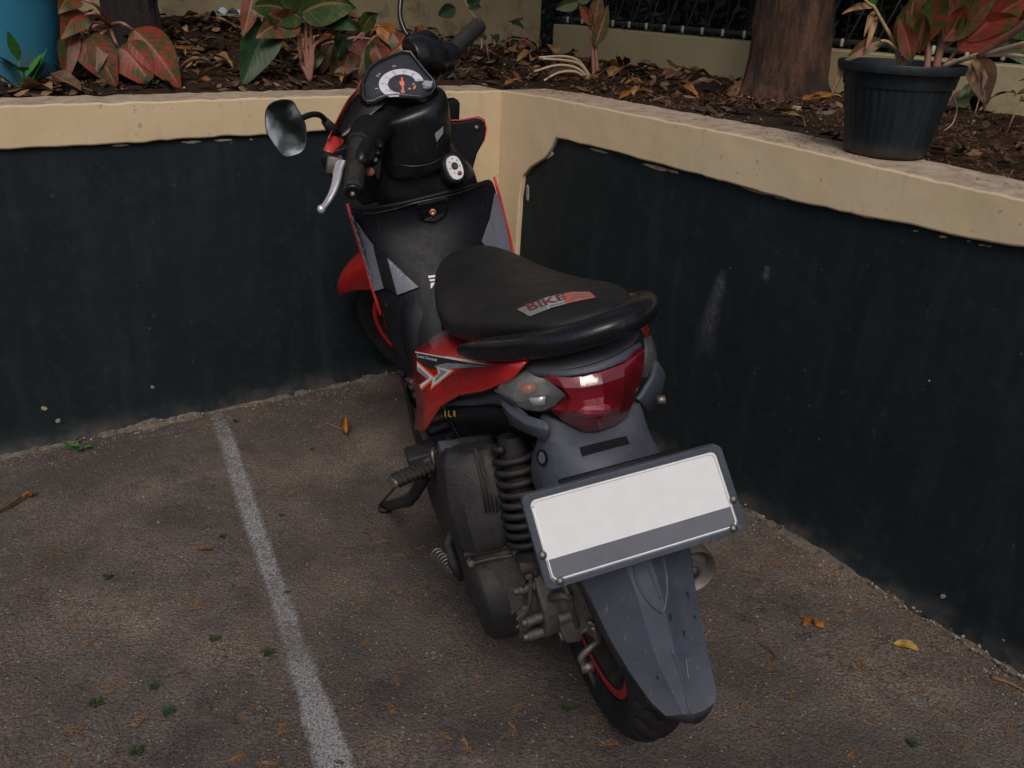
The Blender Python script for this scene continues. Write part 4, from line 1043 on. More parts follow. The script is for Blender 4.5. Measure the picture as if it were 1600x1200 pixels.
# ---- leg shield (inner black skin, red outer skin)
def rows_px(spec): return [[P(*q) for q in r] for r in spec]
shin = [
    [(545, 318, .955), (556, 324, .935), (585, 322, .915), (625, 316, .90), (676, 304, .885), (722, 292, .90), (748, 284, .935), (760, 280, .96), (771, 278, .975)],
    [(551, 342, .955), (566, 350, .935), (598, 352, .925), (634, 346, .925), (680, 332, .92), (728, 318, .925), (752, 310, .945), (766, 306, .965), (778, 304, .98)],
    [(560, 372, .95), (578, 384, .925), (608, 390, .90), (640, 384, .895), (688, 370, .89), (732, 352, .905), (756, 345, .935), (775, 342, .955), (787, 340, .97)],
    [(571, 408, .94), (592, 420, .91), (618, 424, .875), (648, 420, .86), (694, 404, .855), (738, 392, .88), (762, 382, .925), (785, 374, .945), (795, 370, .96)],
    [(583, 448, .925), (603, 455, .89), (628, 458, .845), (655, 455, .825), (700, 445, .815), (742, 435, .85), (768, 425, .91), (793, 415, .935), (803, 412, .95)],
    [(597, 492, .90), (618, 500, .86), (638, 500, .81), (664, 500, .78), (706, 490, .77), (748, 480, .81), (775, 470, .88), (800, 460, .91), (812, 455, .925)],
    [(612, 545, .87), (634, 552, .82), (650, 556, .77), (672, 556, .73), (712, 548, .72), (754, 535, .76), (782, 520, .84), (808, 510, .88), (820, 505, .895)],
    [(624, 590, .83), (645, 598, .76), (658, 602, .71), (680, 604, .67), (718, 600, .66), (760, 585, .70), (790, 570, .80), (815, 560, .84), (828, 555, .86)]]
shr = rows_px(shin)
shield = MB().add(grid(shr)).build('leg_shield', 'black_plastic', sco, solid=.005, off=1, sub=1)
# red front skin wraps round the nose
red = []
for r in shr[:-1]:
    a, b = r[0], r[-1]; rr = []
    for k in range(13):
        t = k/12; p = a.lerp(b, t); bul = math.sin(math.pi*t)**.7; p = p+V((0, .012+.128*bul, -.02*bul-(.05*min(1, 4*bul) if r is shr[0] else 0))); rr.append(p)
    red.append(rr)
MB().add(grid(red)).build('front_panel', 'red_paint', sco, solid=.004, sub=1)
MB().add(tube([r[0]+V((-.003, .002, 0)) for r in shr[:6]], .0035, 8)).build('red_edge', 'red_stripe', sco)
MB().add(tube([r[-1]+V((.003, .002, 0)) for r in shr[:6]], .0035, 8)).build('red_edge', 'red_stripe', sco)
bv = bvh_of(shield)
def raised(pts, name, mat, par, bvx, th=.004, step=8, fy=.92):
    o = decal(bvx, pts, name, mat, par, .006, fy, 5); md = o.modifiers.new('solid', 'SOLIDIFY'); md.thickness = th; md.offset = 0; return o
raised([(547, 334), (554, 340), (585, 384), (593, 415), (602, 450), (585, 455), (572, 412), (560, 374)], 'shield_trim', 'silver_trim', shield, bv)
raised([(585, 384), (607, 403), (618, 430), (625, 462), (612, 452), (603, 448), (594, 415)], 'shield_trim_dark', 'black_plastic', shield, bv, .003)  # black strip raised between the two silver trims
raised([(607, 403), (632, 428), (655, 450), (624, 461), (615, 430)], 'shield_trim', 'silver_trim', shield, bv)
raised([(771, 302), (774, 305), (785, 344), (795, 392), (797, 408), (778, 398), (775, 372), (763, 345)], 'shield_trim', 'silver_trim', shield, bv)
raised([(762, 345), (775, 372), (779, 396), (760, 392), (750, 378)], 'shield_trim', 'silver_trim', shield, bv, .003)
def screw_on(bvx, x, y, r, m, par, nm='screw'):
    h_ = hit(bvx, x, y, .002)
    if not h_: return
    d = -lray(x, y); d.z *= .3; d.normalize()
    MB().add(lathe([(-.004, .0), (-.004, r), (0, r), (.002, r*.8), (.001, r*.4), (.0, 0)], h_+d*.002, d, 14)).build(nm, m, par)
for x, y in ((560, 371), (605, 477), (774, 319), (630, 584)): screw_on(bv, x, y, .006, 'black_plastic', shield)
ridge_on(bv, [(551, 332), (580, 334), (620, 326), (650, 317), (700, 306), (735, 296), (760, 286)], .003, 'pocket_rim', 'gloss_black', shield)
# luggage hook plate
hk = raised([(652, 317), (697, 306), (698, 322), (691, 337), (679, 346), (666, 345), (656, 335)], 'hook_plate', 'gloss_black', shield, bv, .010)
bvk = bvh_of(hk); screw_on(bvk, 676, 331, .0085, 'copper', hk, 'hook_screw')
lg = MB(); 
for q in ([(669, 431), (680, 430), (680, 433), (670, 435)], [(671, 437), (681, 436), (679, 439), (672, 440)], [(673, 443), (680, 441), (675, 450), (673, 451)]):
    h4 = [hit(bv, x, y, .0015) for x, y in q]
    if all(h4): lg.add((h4, [(0, 1, 2, 3)]))
lg.build('warning_sticker', 'white_ink', shield)
# steering column cover (half drum above the shield)
def drum(x, y, z, rx, ry, n=24):
    return [V((x+rx*math.copysign(abs(math.cos(a))**.85, math.cos(a)), y+ry*math.sin(a), z)) for a in [2*math.pi*j/n for j in range(n)]]
c0 = P(648, 300, .90); c1 = P(650, 250, .90); c2 = P(640, 195, .90)
col_ = MB().add(loft([drum(.012, .985, .66, .135, .09), drum(.012, .985, .745, .125, .085), drum(.01, .98, .775, .100, .08), drum(.008, .975, .81, .088, .078), drum(.005, .97, .85, .086, .078), drum(.004, .97, .86, .07, .070)])).build('column_cover', 'gloss_black', sco, sub=1)
bvc = bvh_of(col_)
# key switch housing
kx = P(711, 262, .885)
kn = V((.25, -1, .35)).normalized(); ku = V((0, 0, 1)); ku = (ku-kn*ku.dot(kn)).normalized(); kr = ku.cross(kn).normalized()
def oval(c, a, b, n=24, e=2.4): return [c+kr*a*math.copysign(abs(math.cos(t))**(2/e), math.cos(t))+ku*b*math.copysign(abs(math.sin(t))**(2/e), math.sin(t)) for t in [2*math.pi*j/n for j in range(n)]]
ks_ = MB().add(loft([oval(kx-kn*.08, .034, .040), oval(kx-kn*.012, .030, .038), oval(kx-kn*.002, .026, .034)])).build('key_housing', 'black_plastic', sco, bev=.003)
ks2 = MB().add(loft([oval(kx-kn*.003, .0195, .028), oval(kx+kn*.001, .0185, .027)])).build('key_plate', 'silver_sticker' if 'silver_sticker' in M else 'white_ink', ks_, smooth=False)
MB().add(lathe([(.0, .0), (.0, .009), (.003, .008), (.002, .004), (0.001, 0)], kx+ku*.004, kn, 18)).build('key_slot', 'dark_ink', ks2)
tk = MB()
for k in range(7):
    a = R_(-60+50*k); tk.add(box(kx+kn*.0015+ku*(.004+.014*math.sin(a)*1.2)+kr*.0125*math.cos(a), (.003, .001, .0018)))
tk.build('key_marks', 'dark_ink', ks2); MB().add(loft([oval(kx-ku*.015+kr*.006+kn*.001, .006, .005), oval(kx-ku*.015+kr*.006+kn*.0025, .005, .004)])).build('shutter_button', 'maroon_ink', ks2)
# right wing of the nose and the box behind it
wing = [P(697, 190, 1.04), P(720, 189, 1.045), P(748, 184, 1.05), P(757, 189, 1.05), P(760, 203, 1.05), P(756, 222, 1.05), P(746, 240, 1.045), P(740, 262, 1.04), P(735, 284, 1.03), P(700, 292, 1.02)]
wg = MB().add(prism(wing, (0, .05, -.01))).build('nose_wing', 'black_plastic', sco, bev=.006, bseg=3, ang=40)
MB().add(tube([p+V((0, .0, .002)) for p in wing[0:6]], .0022, 6)).build('wing_edge', 'red_stripe', wg)
MB().add(lathe([(0, .0), (0, .006), (.002, .005), (.003, 0)], P(745, 199, 1.046), (0, -1, .2), 12)).build('screw', 'steel', wg)
MB().add(prism([P(695, 157, 1.08), P(715, 155, 1.08), P(719, 162, 1.08), P(718, 192, 1.08), P(695, 196, 1.08)], (0, .04, 0))).build('nose_block', 'black_plastic', sco, bev=.003)
mw = [V((-p.x-.01, p.y+.02, p.z)) for p in wing]
MB().add(prism(mw, (0, .05, -.01))).build('nose_wing', 'black_plastic', sco, bev=.006, bseg=3, ang=40)
# ---- handlebar: everything here turns with the steering
def bsec(x, y, z, ry, rz, n=24, e=2.3, tilt=0):
    out = []
    for j in range(n):
        a = 2*math.pi*j/n; c, s = math.cos(a), math.sin(a)
        py = ry*math.copysign(abs(c)**(2/e), c); pz = rz*math.copysign(abs(s)**(2/e), s)
        out.append(ST((x, y+py*math.cos(tilt)-pz*math.sin(tilt), z+py*math.sin(tilt)+pz*math.cos(tilt))))
    return out
bar = MB().add(loft([bsec(-.225, .885, .935, .018, .018), bsec(-.165, .905, .935, .022, .022), bsec(-.07, .955, .925, .035, .035), bsec(0, .965, .92, .045, .045), bsec(.07, .955, .925, .035, .035), bsec(.165, .905, .935, .022, .022), bsec(.225, .885, .935, .018, .018)])).build('handlebar', 'gloss_black', sco, sub=1)
def ringc(cx, cy, wpx, ry, yc, n=26, e=2.5, tilt=0):
    c = P(cx, cy, yc); w_ = wpx*((c-OL).length)/F
    return [c+V((w_*math.copysign(abs(math.cos(a))**(2/e), math.cos(a)), ry*math.copysign(abs(math.sin(a))**(2/e), math.sin(a)), tilt*math.cos(a)*w_)) for a in [2*math.pi*j/n for j in range(n)]]
hb = MB().add(loft([ringc(652, 272, 46, .070, .955), ringc(652, 262, 50, .076, .955), ringc(652, 235, 52, .080, .955), ringc(648, 205, 55, .084, .955), ringc(644, 190, 57, .086, .955), ringc(639, 180, 61, .088, .955),
                    ringc(636, 170, 62, .088, .958, tilt=.12), ringc(635, 163, 58, .080, .965, tilt=.22), ringc(634, 158, 46, .06, .975, tilt=.3)])).build('handlebar_cover', 'gloss_black', sco, sub=1)
bvh_ = bvh_of(hb)
ridge_on(bvh_, [(608, 252), (622, 257), (645, 260), (670, 257), (690, 247)], .0018, 'cover_seam', 'gloss_black', hb)
ws = MB(); h4 = [hit(bvh_, x, y, .001) for x, y in ((679, 209), (692, 197), (692, 208), (682, 222))]
if all(h4): ws.add((h4, [(0, 1, 2, 3)])).build('small_label', 'grey_ink', hb)
# red front cowl of the bar
edge = [P(*q) for q in ((512, 218, .84), (519, 200, .86), (531, 176, .89), (544, 152, .92), (557, 138, .935), (568, 118, .95), (585, 96, .97), (600, 85, .99), (614, 74, 1.01), (628, 62, 1.03), (634, 50, 1.05))]
edge = smooth_path(edge, 3); nose = ST((0, 1.085, .87)); fr = []
for p in edge:
    fr.append([p.lerp(nose, t)+ST((0, 1, 0)).lerp(HEAD, 1)*0+SV((0, 1, 0))*.045*math.sin(math.pi*t) for t in (0, .12, .3, .5, .7, .88, 1)])
MB().add(grid(fr)).build('front_cowl', 'red_paint', sco, solid=.004, sub=1)
# instrument pod
pod_px = [(569, 150), (568, 126), (577, 105), (590, 95), (607, 87), (628, 79), (641, 80), (650, 92), (663, 108), (677, 124), (680, 134), (671, 146), (658, 152), (640, 151), (618, 150), (602, 151), (590, 157), (577, 160)]
dn = SV((0, -.62, .78)); dn = (dn*.55+(-lray(625, 120))*.45).normalized()
do = P(627, 125, .905)
def D(px, py, l=0): return PP(px, py, do, dn)+dn*l
pod = MB()
outer_ = [D(x, y, -.003) for x, y in pod_px]
cen = sum(outer_, V())/len(outer_)
big = [cen+(p-cen)*1.10-dn*.012 for p in outer_]; big2 = [cen+(p-cen)*1.12-dn*.055 for p in outer_]; inn = [cen+(p-cen)*.97-dn*.010 for p in outer_]
pod.add(loft([big2, big, [cen+(p-cen)*1.04+dn*.001 for p in outer_], [cen+(p-cen)*.985+dn*.0 for p in outer_], inn], True, False))
pd = pod.build('instrument_pod', 'gloss_black', sco, bev=.0015, ang=40)
MB().add((inn, [list(range(len(inn)))])).build('dial_face', 'dial_face', pd, smooth=False)
def Dd(x, y, l): return PP(x, y, cen-dn*.0095, dn)+dn*l
def ell(cx, cy, rx, ry, l, a0=0, a1=360, n=48, rot=-.05):
    out = []
    for k in range(n+1):
        a = R_(a0+(a1-a0)*k/n); x = rx*math.cos(a); y = ry*math.sin(a); out.append(Dd(cx+x*math.cos(rot)-y*math.sin(rot), cy+x*math.sin(rot)+y*math.cos(rot), l))
    return out
e1 = ell(627, 131, 35, 23, .001, 100, 352); e2 = ell(628, 131, 22, 14.5, .001, 100, 352)
MB().add(grid([e1, e2])).build('dial_ring', 'dial_white', pd, smooth=False)
mk = MB()
for k in range(29):
    a = R_(112+232*k/28); big_ = k % 4 == 0
    r0, r1 = (.60, .74) if big_ else (.60, .66)
    q = []
    for r, da in ((r0, -.015), (r0, .015), (r1, .015), (r1, -.015)): q.append(Dd(628+34*r*math.cos(a+da*(2 if big_ else 1)), 132.5+24.5*r*math.sin(a+da*(2 if big_ else 1)), .0022))
    mk.add((q, [(0, 1, 2, 3)]))
mk.build('dial_marks', 'maroon_ink', pd, smooth=False)
def dial_text(s, cx, cy, w_, h_, mat, l=.0024):
    cu = bpy.data.curves.new('t', 'FONT'); cu.body = s; cu.resolution_u = 1; to = bpy.data.objects.new('t', cu); COL.objects.link(to); bpy.context.view_layer.update()
    me = bpy.data.meshes.new_from_object(to.evaluated_get(dg())); bpy.data.objects.remove(to)
    xs = [v.co.x for v in me.vertices]; ys = [v.co.y for v in me.vertices]
    for v in me.vertices:
        u = (v.co.x-min(xs))/(max(xs)-min(xs))-.5; t = (v.co.y-min(ys))/(max(ys)-min(ys))-.5; v.co = V((u, t, 0))
    for v in me.vertices: v.co = Dd(cx+v.co.x*w_, cy-v.co.y*h_, l)
    me.name = 'dial_numbers'; me.materials.clear(); me.materials.append(M[mat]); o = bpy.data.objects.new('dial_numbers', me); COL.objects.link(o); o.parent = pd
for k in range(8):
    a = R_(114+228*k/7); dial_text(str(k*20), 627.5+35*.82*math.cos(a), 131+23*.83*math.sin(a), 3.0 if k < 1 else (4.2 if k < 5 else 5.5), 3.4, 'maroon_ink')
MB().add(([Dd(628.5, 144, .004), Dd(631.2, 144, .004), Dd(629, 122, .004), Dd(626.5, 122, .004)], [(0, 1, 2, 3)])).add(([Dd(624, 128, .004), Dd(631, 128, .004), Dd(632, 133, .004), Dd(629, 137, .004), Dd(625, 134, .004)], [(0, 1, 2, 3, 4)])).build('needle', 'orange_ink', pd, smooth=False)
MB().add(([Dd(626, 142, .0045), Dd(632, 142, .0045), Dd(632.5, 147, .0045), Dd(626.5, 147, .0045)], [(0, 1, 2, 3)])).build('needle_hub', 'red_stripe', pd, smooth=False)
mi_ = MB()
for x, y, a, b in ((590, 119, 2, 1.4), (593, 116, 1.6, 1.2), (588, 139, 2.5, 1), (640, 139, 2.2, 1.2), (646, 132, 1.6, 1.4), (616, 104, 3, 1)): mi_.add(([Dd(x-a, y-b, .002), Dd(x+a, y-b, .002), Dd(x+a, y+b, .002), Dd(x-a, y+b, .002)], [(0, 1, 2, 3)]))
mi_.build('dial_symbols', 'grey_ink', pd, smooth=False)
MB().add(([Dd(645, 139, .003), Dd(649, 133, .003), Dd(650, 137, .003), Dd(647, 141, .003)], [(0, 1, 2, 3)])).build('fuel_needle', 'orange_ink', pd, smooth=False)
bd = [Dd(x, y, .008) for x, y in ((661, 131), (671, 126), (679, 129), (679, 137), (672, 142), (660, 141))]
bdg = MB().add(prism(bd, -dn*.012)).build('pod_button', 'gloss_black', pd, bev=.001)
MB().add(prism([Dd(x, y, .0095) for x, y in ((662, 129), (676, 130), (673, 139.5), (659, 136))], -dn*.002)).build('button_emblem', 'grey_ink', bdg, smooth=False)
# transparent cover
t = NT('clear dial lens'); t.b.inputs['Roughness'].default_value = .06; t.set(Base_Color=(.55, .6, .7)); t.b.inputs['Alpha'].default_value = .03; t.b.inputs['Coat Weight'].default_value = .25; t.b.inputs['Specular IOR Level'].default_value = .3; M['lens'] = t.m
t.bump(t.noise(200, 3), .1, .001)
dome = [[cen+(p-cen)*k+dn*h_ for p in [cen+(p-cen)*.985 for p in outer_]] for k, h_ in ((1, .001), (.8, .0045), (.5, .007), (.2, .008))]
MB().add(loft(dome, True, True)).build('dial_lens', 'lens', pd)
MB().add(tube([D(x, y, .002) for x, y in ((573, 158), (582, 158), (592, 153), (603, 149), (620, 148), (658, 151))], .0016, 6)).build('pod_trim', 'silver_trim', pd)

# left grip, controls, lever
gl = [P(552, 296, .70), P(555, 268, .745), P(558, 240, .785), P(562, 222, .815)]
gp = smooth_path(gl, 5)
grip = MB().add(tube([gp[0]-(gp[1]-gp[0]).normalized()*.004]+gp, [.0195]*(len(gp)+1), 20)).build('grip', 'rubber', sco, bev=.002)
rb = MB()
for k in range(1, len(gp)-1):
    for h_ in (0, .5):
        c = gp[k].lerp(gp[k+1], h_); rb.add(lathe([(-.0015, .019), (-.001, .0212), (.001, .0212), (.0015, .019)], c, gp[k+1]-gp[k], 20, caps=False))
rb.build('grip_ribs', 'rubber', grip)
gd = (gp[0]-gp[1]).normalized()
MB().add(lathe([(0, .0), (.0, .019), (.006, .0185), (.008, .012), (.006, .008), (.006, 0)], gp[0]+gd*.004, gd, 20)).add(lathe([(.006, 0), (.006, .006), (.013, .0055), (.014, 0)], gp[0]+gd*.004, gd, 10), 1).build('bar_end', ['gloss_black', 'steel'], grip)
MB().add(lathe([(-.003, .020), (-.003, .027), (.003, .027), (.003, .020)], gp[-2], gp[-1]-gp[-2], 20)).build('grip_flange', 'rubber', grip)
sw = [[P(546, 222, .80), P(566, 226, .80), P(586, 224, .80), P(592, 206, .83), P(585, 190, .86), P(560, 192, .86), P(546, 205, .83)]]
def pxring(c, rx, ry, y, dy, n=16, rot=0):
    out = []
    for j in range(n):
        a = 2*math.pi*j/n; x = rx*math.cos(a); q = ry*math.sin(a); out.append(P(c[0]+x*math.cos(rot)-q*math.sin(rot), c[1]+x*math.sin(rot)+q*math.cos(rot), y+dy*math.sin(a)))
    return out
MB().add(loft([pxring((563, 226), 17, 14, .805, 0), pxring((567, 215), 24, 20, .835, 0), pxring((575, 205), 30, 24, .87, 0), pxring((584, 196), 30, 24, .91, 0), pxring((592, 190), 24, 20, .95, 0)])).build('left_bar_cover', 'gloss_black', sco, sub=1)
swb = MB().add(loft([pxring((582, 240), 13, 25, .80, .0, rot=.45), pxring((584, 240), 15, 28, .83, .0, rot=.45), pxring((584, 236), 12, 24, .86, .0, rot=.45)])).build('switch_housing', 'black_plastic', sco, sub=1)
for x, y in ((590, 239), (586, 250), (594, 228)): MB().add(lathe([(0, .0), (0, .0065), (.006, .006), (.007, 0)], P(x, y, .795), (0, -1, .3), 10)).build('switch_button', 'steel' if y == 250 else 'gloss_black', swb)
MB().add(lathe([(0, .0), (0, .010), (.008, .009), (.009, 0)], P(578, 268, .79), (-.1, -1, .1), 10)).build('horn_button', 'red_ink', swb)
lv = smooth_path([P(534, 252, .79), P(529, 264, .775), P(526, 282, .75), P(520, 300, .73), P(511, 316, .715), P(502, 327, .70)], 5)
nlv = len(lv); rs = []
for i in range(nlv):
    t = i/(nlv-1); rs.append((.0045+.002*(1-t), .012-.0055*t))
lev = MB().add(rail_tube(lv, rs))
v_, f_ = lathe([(-.0095, .0), (-.007, .0065), (0, .0095), (.007, .0065), (.0095, .0)], lv[-1], (0, 0, 1), 14); lev.add((v_, f_)).build('brake_lever', 'bright_metal', sco, sub=1)
MB().add(box(P(522, 258, .80), (.03, .02, .035), Matrix.Rotation(.4, 3, 'Y'))).add(tube([P(512, 262, .80), P(524, 250, .80), P(534, 246, .81)], .006, 8)).build('lever_mount', 'steel', sco, bev=.003)
# red wing at the left end of the cowl and its red edge
rwg = MB().add(prism([P(504, 236, .84), P(514, 214, .86), P(524, 212, .87), (P(534, 226, .86)), P(521, 240, .83)], V((.01, .03, 0)))).build('cowl_tip', 'red_paint', sco, bev=.003)
MB().add(loft([[P(522, 214, .88), P(540, 214, .87), P(556, 205, .88), P(530, 205, .90)], [P(530, 192, .91), P(556, 190, .89), P(580, 182, .88), P(545, 180, .93)],
               [P(541, 168, .935), P(566, 165, .90), P(600, 165, .88), P(562, 158, .94)], [P(556, 148, .955), P(578, 150, .92), P(610, 155, .91), P(580, 142, .95)]])).build('cowl_flank', 'gloss_black', sco, bev=.004, bseg=3)
# right grip and throttle housing
gr_ = [P(692, 98, 1.0), P(712, 76, 1.04), P(731, 56, 1.075), P(748, 40, 1.11)]
grr = MB().add(tube(smooth_path(gr_, 5), .020, 18)).build('grip', 'rubber', sco, bev=.002)
MB().add(tube(smooth_path([P(640, 88, .975), P(664, 84, .985), P(686, 92, 1.0), P(706, 82, 1.03)], 5), [(.045, .040)]*5+[(.042, .036)]*5+[(.033, .030)]*5+[(.026, .026)], 18)).build('throttle_housing', 'gloss_black', sco, sub=1)
MB().add(prism([P(690, 114, .975), P(708, 98, 1.0), P(713, 104, 1.0), P(710, 112, 1.0), P(696, 126, .975), P(690, 122, .97)], (0.01, .04, .01))).build('brake_reservoir', 'black_plastic', sco, bev=.004)
MB().add(prism([P(673, 73, .975), P(692, 58, .99), P(694, 60, .99), P(676, 76, .975)], (0, .02, 0))).build('throttle_ridge', 'black_plastic', sco)
MB().add(loft([pxring((642, 80), 14, 16, 1.0, 0), pxring((655, 68), 22, 22, 1.03, 0), pxring((672, 62), 20, 18, 1.06, 0)])).build('right_bar_cover', 'gloss_black', sco, sub=1)
# mirrors
def mirror(pts, y, stem, nrm, name='mirror'):
    c = P(sum(p[0] for p in pts)/len(pts), sum(p[1] for p in pts)/len(pts), y); n_ = V(nrm).normalized()
    ring = [PP(x, yy, c, n_) for x, yy in pts]
    ring = smooth_path(ring+[ring[0]], 4)[:-1]
    sc_ = lambda k, o_: [c+(p-c)*k+n_*o_ for p in ring]
    sh = MB().add(loft([sc_(.05, -.028), sc_(.55, -.026), sc_(.9, -.016), sc_(1.0, -.004), sc_(1.0, .001), sc_(.965, .002), sc_(.955, -.0005)], True, False)).build(name, 'gloss_black', sco, ang=50)
    MB().add((sc_(.957, .0), [list(range(len(ring)))])).build('mirror_glass', 'mirror', sh, smooth=False)
    MB().add(tube(smooth_path([c-n_*.02]+stem, 5), .0062, 10)).build('mirror_stem', 'gloss_black', sh)
    return sh
mir = mirror([(425, 159), (440, 155), (456, 157), (463, 166), (472, 182), (478, 196), (479, 222), (474, 236), (462, 243), (447, 246), (437, 239), (425, 222), (416, 205), (414, 180), (418, 166)], .72,
       [P(480, 181, .80), P(496, 179, .83), P(505, 184, .85), P(514, 197, .87), P(528, 208, .88)], (.10, -.95, .14))
tag(mir, 'left mirror reflecting greenery')
MB().add(tube([P(508, 189, .855), P(516, 199, .87), P(524, 206, .88)], [.009, .012, .012], 12)).build('stem_boot', 'rubber', mir)
c = P(600, -45, 1.08)
mirror([(560, -60), (575, -90), (600, -100), (635, -95), (650, -70), (648, -40), (630, -20), (600, -12), (575, -20), (562, -40)], 1.08,
       [P(628, -8, 1.09), P(626, 0, 1.09), P(625, 25, 1.075), P(631, 45, 1.06), P(638, 56, 1.05)], (.10, -.95, .14))

# ================================================================== planting bed
def leaf_vf(base, tip, w_, nrm=None, sag=.0, cup=.25, wav=.0, n=10, m=6, curl=0, ph=0):
    base, tip = V(base), V(tip); d = tip-base; L_ = d.length; d.normalize()
    if nrm is None: nrm = (CO-base).normalized()
    side = d.cross(nrm).normalized(); up = side.cross(d).normalized(); rows = []; uvs = []
    for i in range(n+1):
        t = i/n; ww = w_*.5*(math.sin(math.pi*min(1, t**.78*1.0))**.85)*(1-.12*t)+(.0006)
        c = base+d*L_*t+V((0, 0, -1))*sag*4*t*(1-t)*-1+up*(-curl*t*t)
        r = []
        for j in range(m+1):
            u = -1+2*j/m
            wv = wav*math.sin(t*9+ph+(2 if u > 0 else 0))*abs(u)
            r.append(c+side*ww*u*math.cos(cup*abs(u))+up*(ww*abs(u)*math.sin(cup)*.8+wv)); uvs.append((j/m, t))
        rows.append(r)
    return grid(rows), uvs
def add_leaf(parent, mat, base, tip, w_, name='leaf', **k):
    vf, uvs = leaf_vf(base, tip, w_, **k); return MB().add(vf, 0, uvs).build(name, mat, parent, sub=1)
def pleaf(parent, inv, mat, b, t, wpx, d0, d1=None, **k):
    """leaf whose base and tip are seen at these picture points, at these distances"""
    d1 = d1 if d1 else d0; B = WD(*b, d0); T_ = WD(*t, d1)
    nr = k.pop('nrm', None); n_ = (CO-B).normalized() if nr is None else V(nr)
    return add_leaf(parent, mat, B-inv, T_-inv, wpx*(d0+d1)/2/F, nrm=n_, **k)
def pstalk(parent, inv, mat, pts, r0, r1, name='stalk'):
    path = smooth_path([WD(x, y, d)-inv for x, y, d in pts], 5); n = len(path)
    return MB().add(tube(path, [r0+(r1-r0)*i/(n-1) for i in range(n)], 7)).build(name, mat, parent)

# --- blue tub at the left edge
c = soil_pt(10, 132); c = V((c.x, c.y, c.z))+(c-CO).normalized()*.14; c.z = .85; c.x -= .0
tub = empty('blue_tub', c); tag(tub, 'faded blue plastic tub with mud stains at the left end of the bed', 'tub')
def tubprof(sc_=1.0):
    return [(0, .130), (.012, .146), (.05, .152), (.26, .176), (.262, .184), (.285, .186), (.287, .176), (.26, .168), (.03, .14), (.02, .0)]
MB().add(lathe(tubprof(), (0, 0, 0), (0, 0, 1), 48)).build('tub_body', 'bucket', tub, ang=40)
MB().add(lathe([(.235, .1755), (.240, .179), (.246, .1765)], (0, 0, 0), (0, 0, 1), 48, caps=False)).build('rib', 'bucket', tub)

# --- tree trunks
def trunk(name, px_rings, dist, mat, label, flare=0, top=3.2, seed=1):
    """rings: (centre px x, px y, half width px)"""
    p0 = soil_pt(px_rings[0][0], px_rings[0][1]); root = empty(name, p0); tag(root, label, 'tree')
    d = (p0-CO).length if dist is None else dist; secs = []
    hd_ = (p0-CO); hor = V((hd_.x, hd_.y, 0)).length
    def zat(x, y): r_ = ray(x, y); k = hor/V((r_.x, r_.y, 0)).length; return CO+r_*k
    cs = []
    for x, y, w_ in px_rings:
        q = zat(x, y); cs.append((q, w_*(q-CO).length/F))
    q, w_ = cs[-1]; q0, w0 = cs[-2]; dirn = (q-q0).normalized()
    k = 0
    while q.z < top: q = q+dirn*.12; w_ *= .985; cs.append((q, w_))
    fine = []
    for i in range(len(cs)-1):
        kk = max(2, int((cs[i+1][0]-cs[i][0]).length/.02))
        for j in range(kk): fine.append((cs[i][0].lerp(cs[i+1][0], j/kk), cs[i][1]+(cs[i+1][1]-cs[i][1])*j/kk))
    fine.append(cs[-1])
    for q, w_ in fine:
        sec = []
        for j in range(56):
            a = 2*math.pi*j/56; u = V((math.cos(a), math.sin(a), 0))
            rr = w_*(1+.17*noise.noise(V((u.x*1.3, u.y*1.3, q.z*2.2+seed)))+.15*noise.noise(V((u.x*4.5, u.y*4.5, q.z*2.5+seed)))+.16*noise.noise(V((u.x*9, u.y*9, q.z*4+seed)))+.025*noise.noise(V((u.x*25, u.y*25, q.z*18))))
            sec.append(q+u*rr-p0)
        secs.append(sec)
    # roots into the soil
    bsec_ = [V((p.x*1.18, p.y*1.18, p.z-.06)) for p in secs[0]]
    MB().add(loft([bsec_]+secs)).build('trunk', mat, root)
    # crown out of frame, made wide and dense to shade the bed
    random.seed(seed); m = MB(); cc = cs[-1][0]-p0
    for i in range(7000):
        r3 = random.random()**.45; th = random.uniform(0, 6.283); v = V((math.cos(th)*1.45*r3, math.sin(th)*1.45*r3, random.gauss(0, .28))); s = random.uniform(.05, .09)
        c_ = cc+V((0, 0, .15))+v+NA*.15;
        if noise.noise(c_*1.9) < -.22: continue
        dd = V((random.uniform(-1, 1), random.uniform(-1, 1), random.uniform(-.6, .6))).normalized(); nn = dd.orthogonal().normalized()
        m.add(([c_-dd*s, c_+nn*s*.35, c_+dd*s, c_-nn*s*.35], [(0, 1, 2, 3)]))
    m.build('crown', 'leaf_dark', root, smooth=False)
    lm = MB()
    for k in range(5):
        a = k*1.3+seed; e = cc+V((math.cos(a)*.8, math.sin(a)*.8, .5+.25*(k % 3))); lm.add(tube(smooth_path([cc-V((0, 0, .25)), cc.lerp(e, .5)+V((0, 0, .08)), e], 4), [.04-.028*i/8 for i in range(9)], 8))
    lm.build('limb', mat, root)
    return root
trunk('tree', [(1222, 152, 66), (1224, 128, 57), (1230, 90, 52), (1238, 40, 51), (1248, -10, 51), (1262, -60, 52)], None, 'bark', 'rough reddish brown tree trunk rising between the low wall and the dark pot', seed=3, top=3.0)
trunk('tree', [(222, 92, 62), (216, 76, 48), (208, 46, 38), (202, 10, 34), (198, -40, 33)], None, 'bark_dark', 'dark tree trunk behind the drooping red leaves beside the blue tub', seed=8, top=3.1)

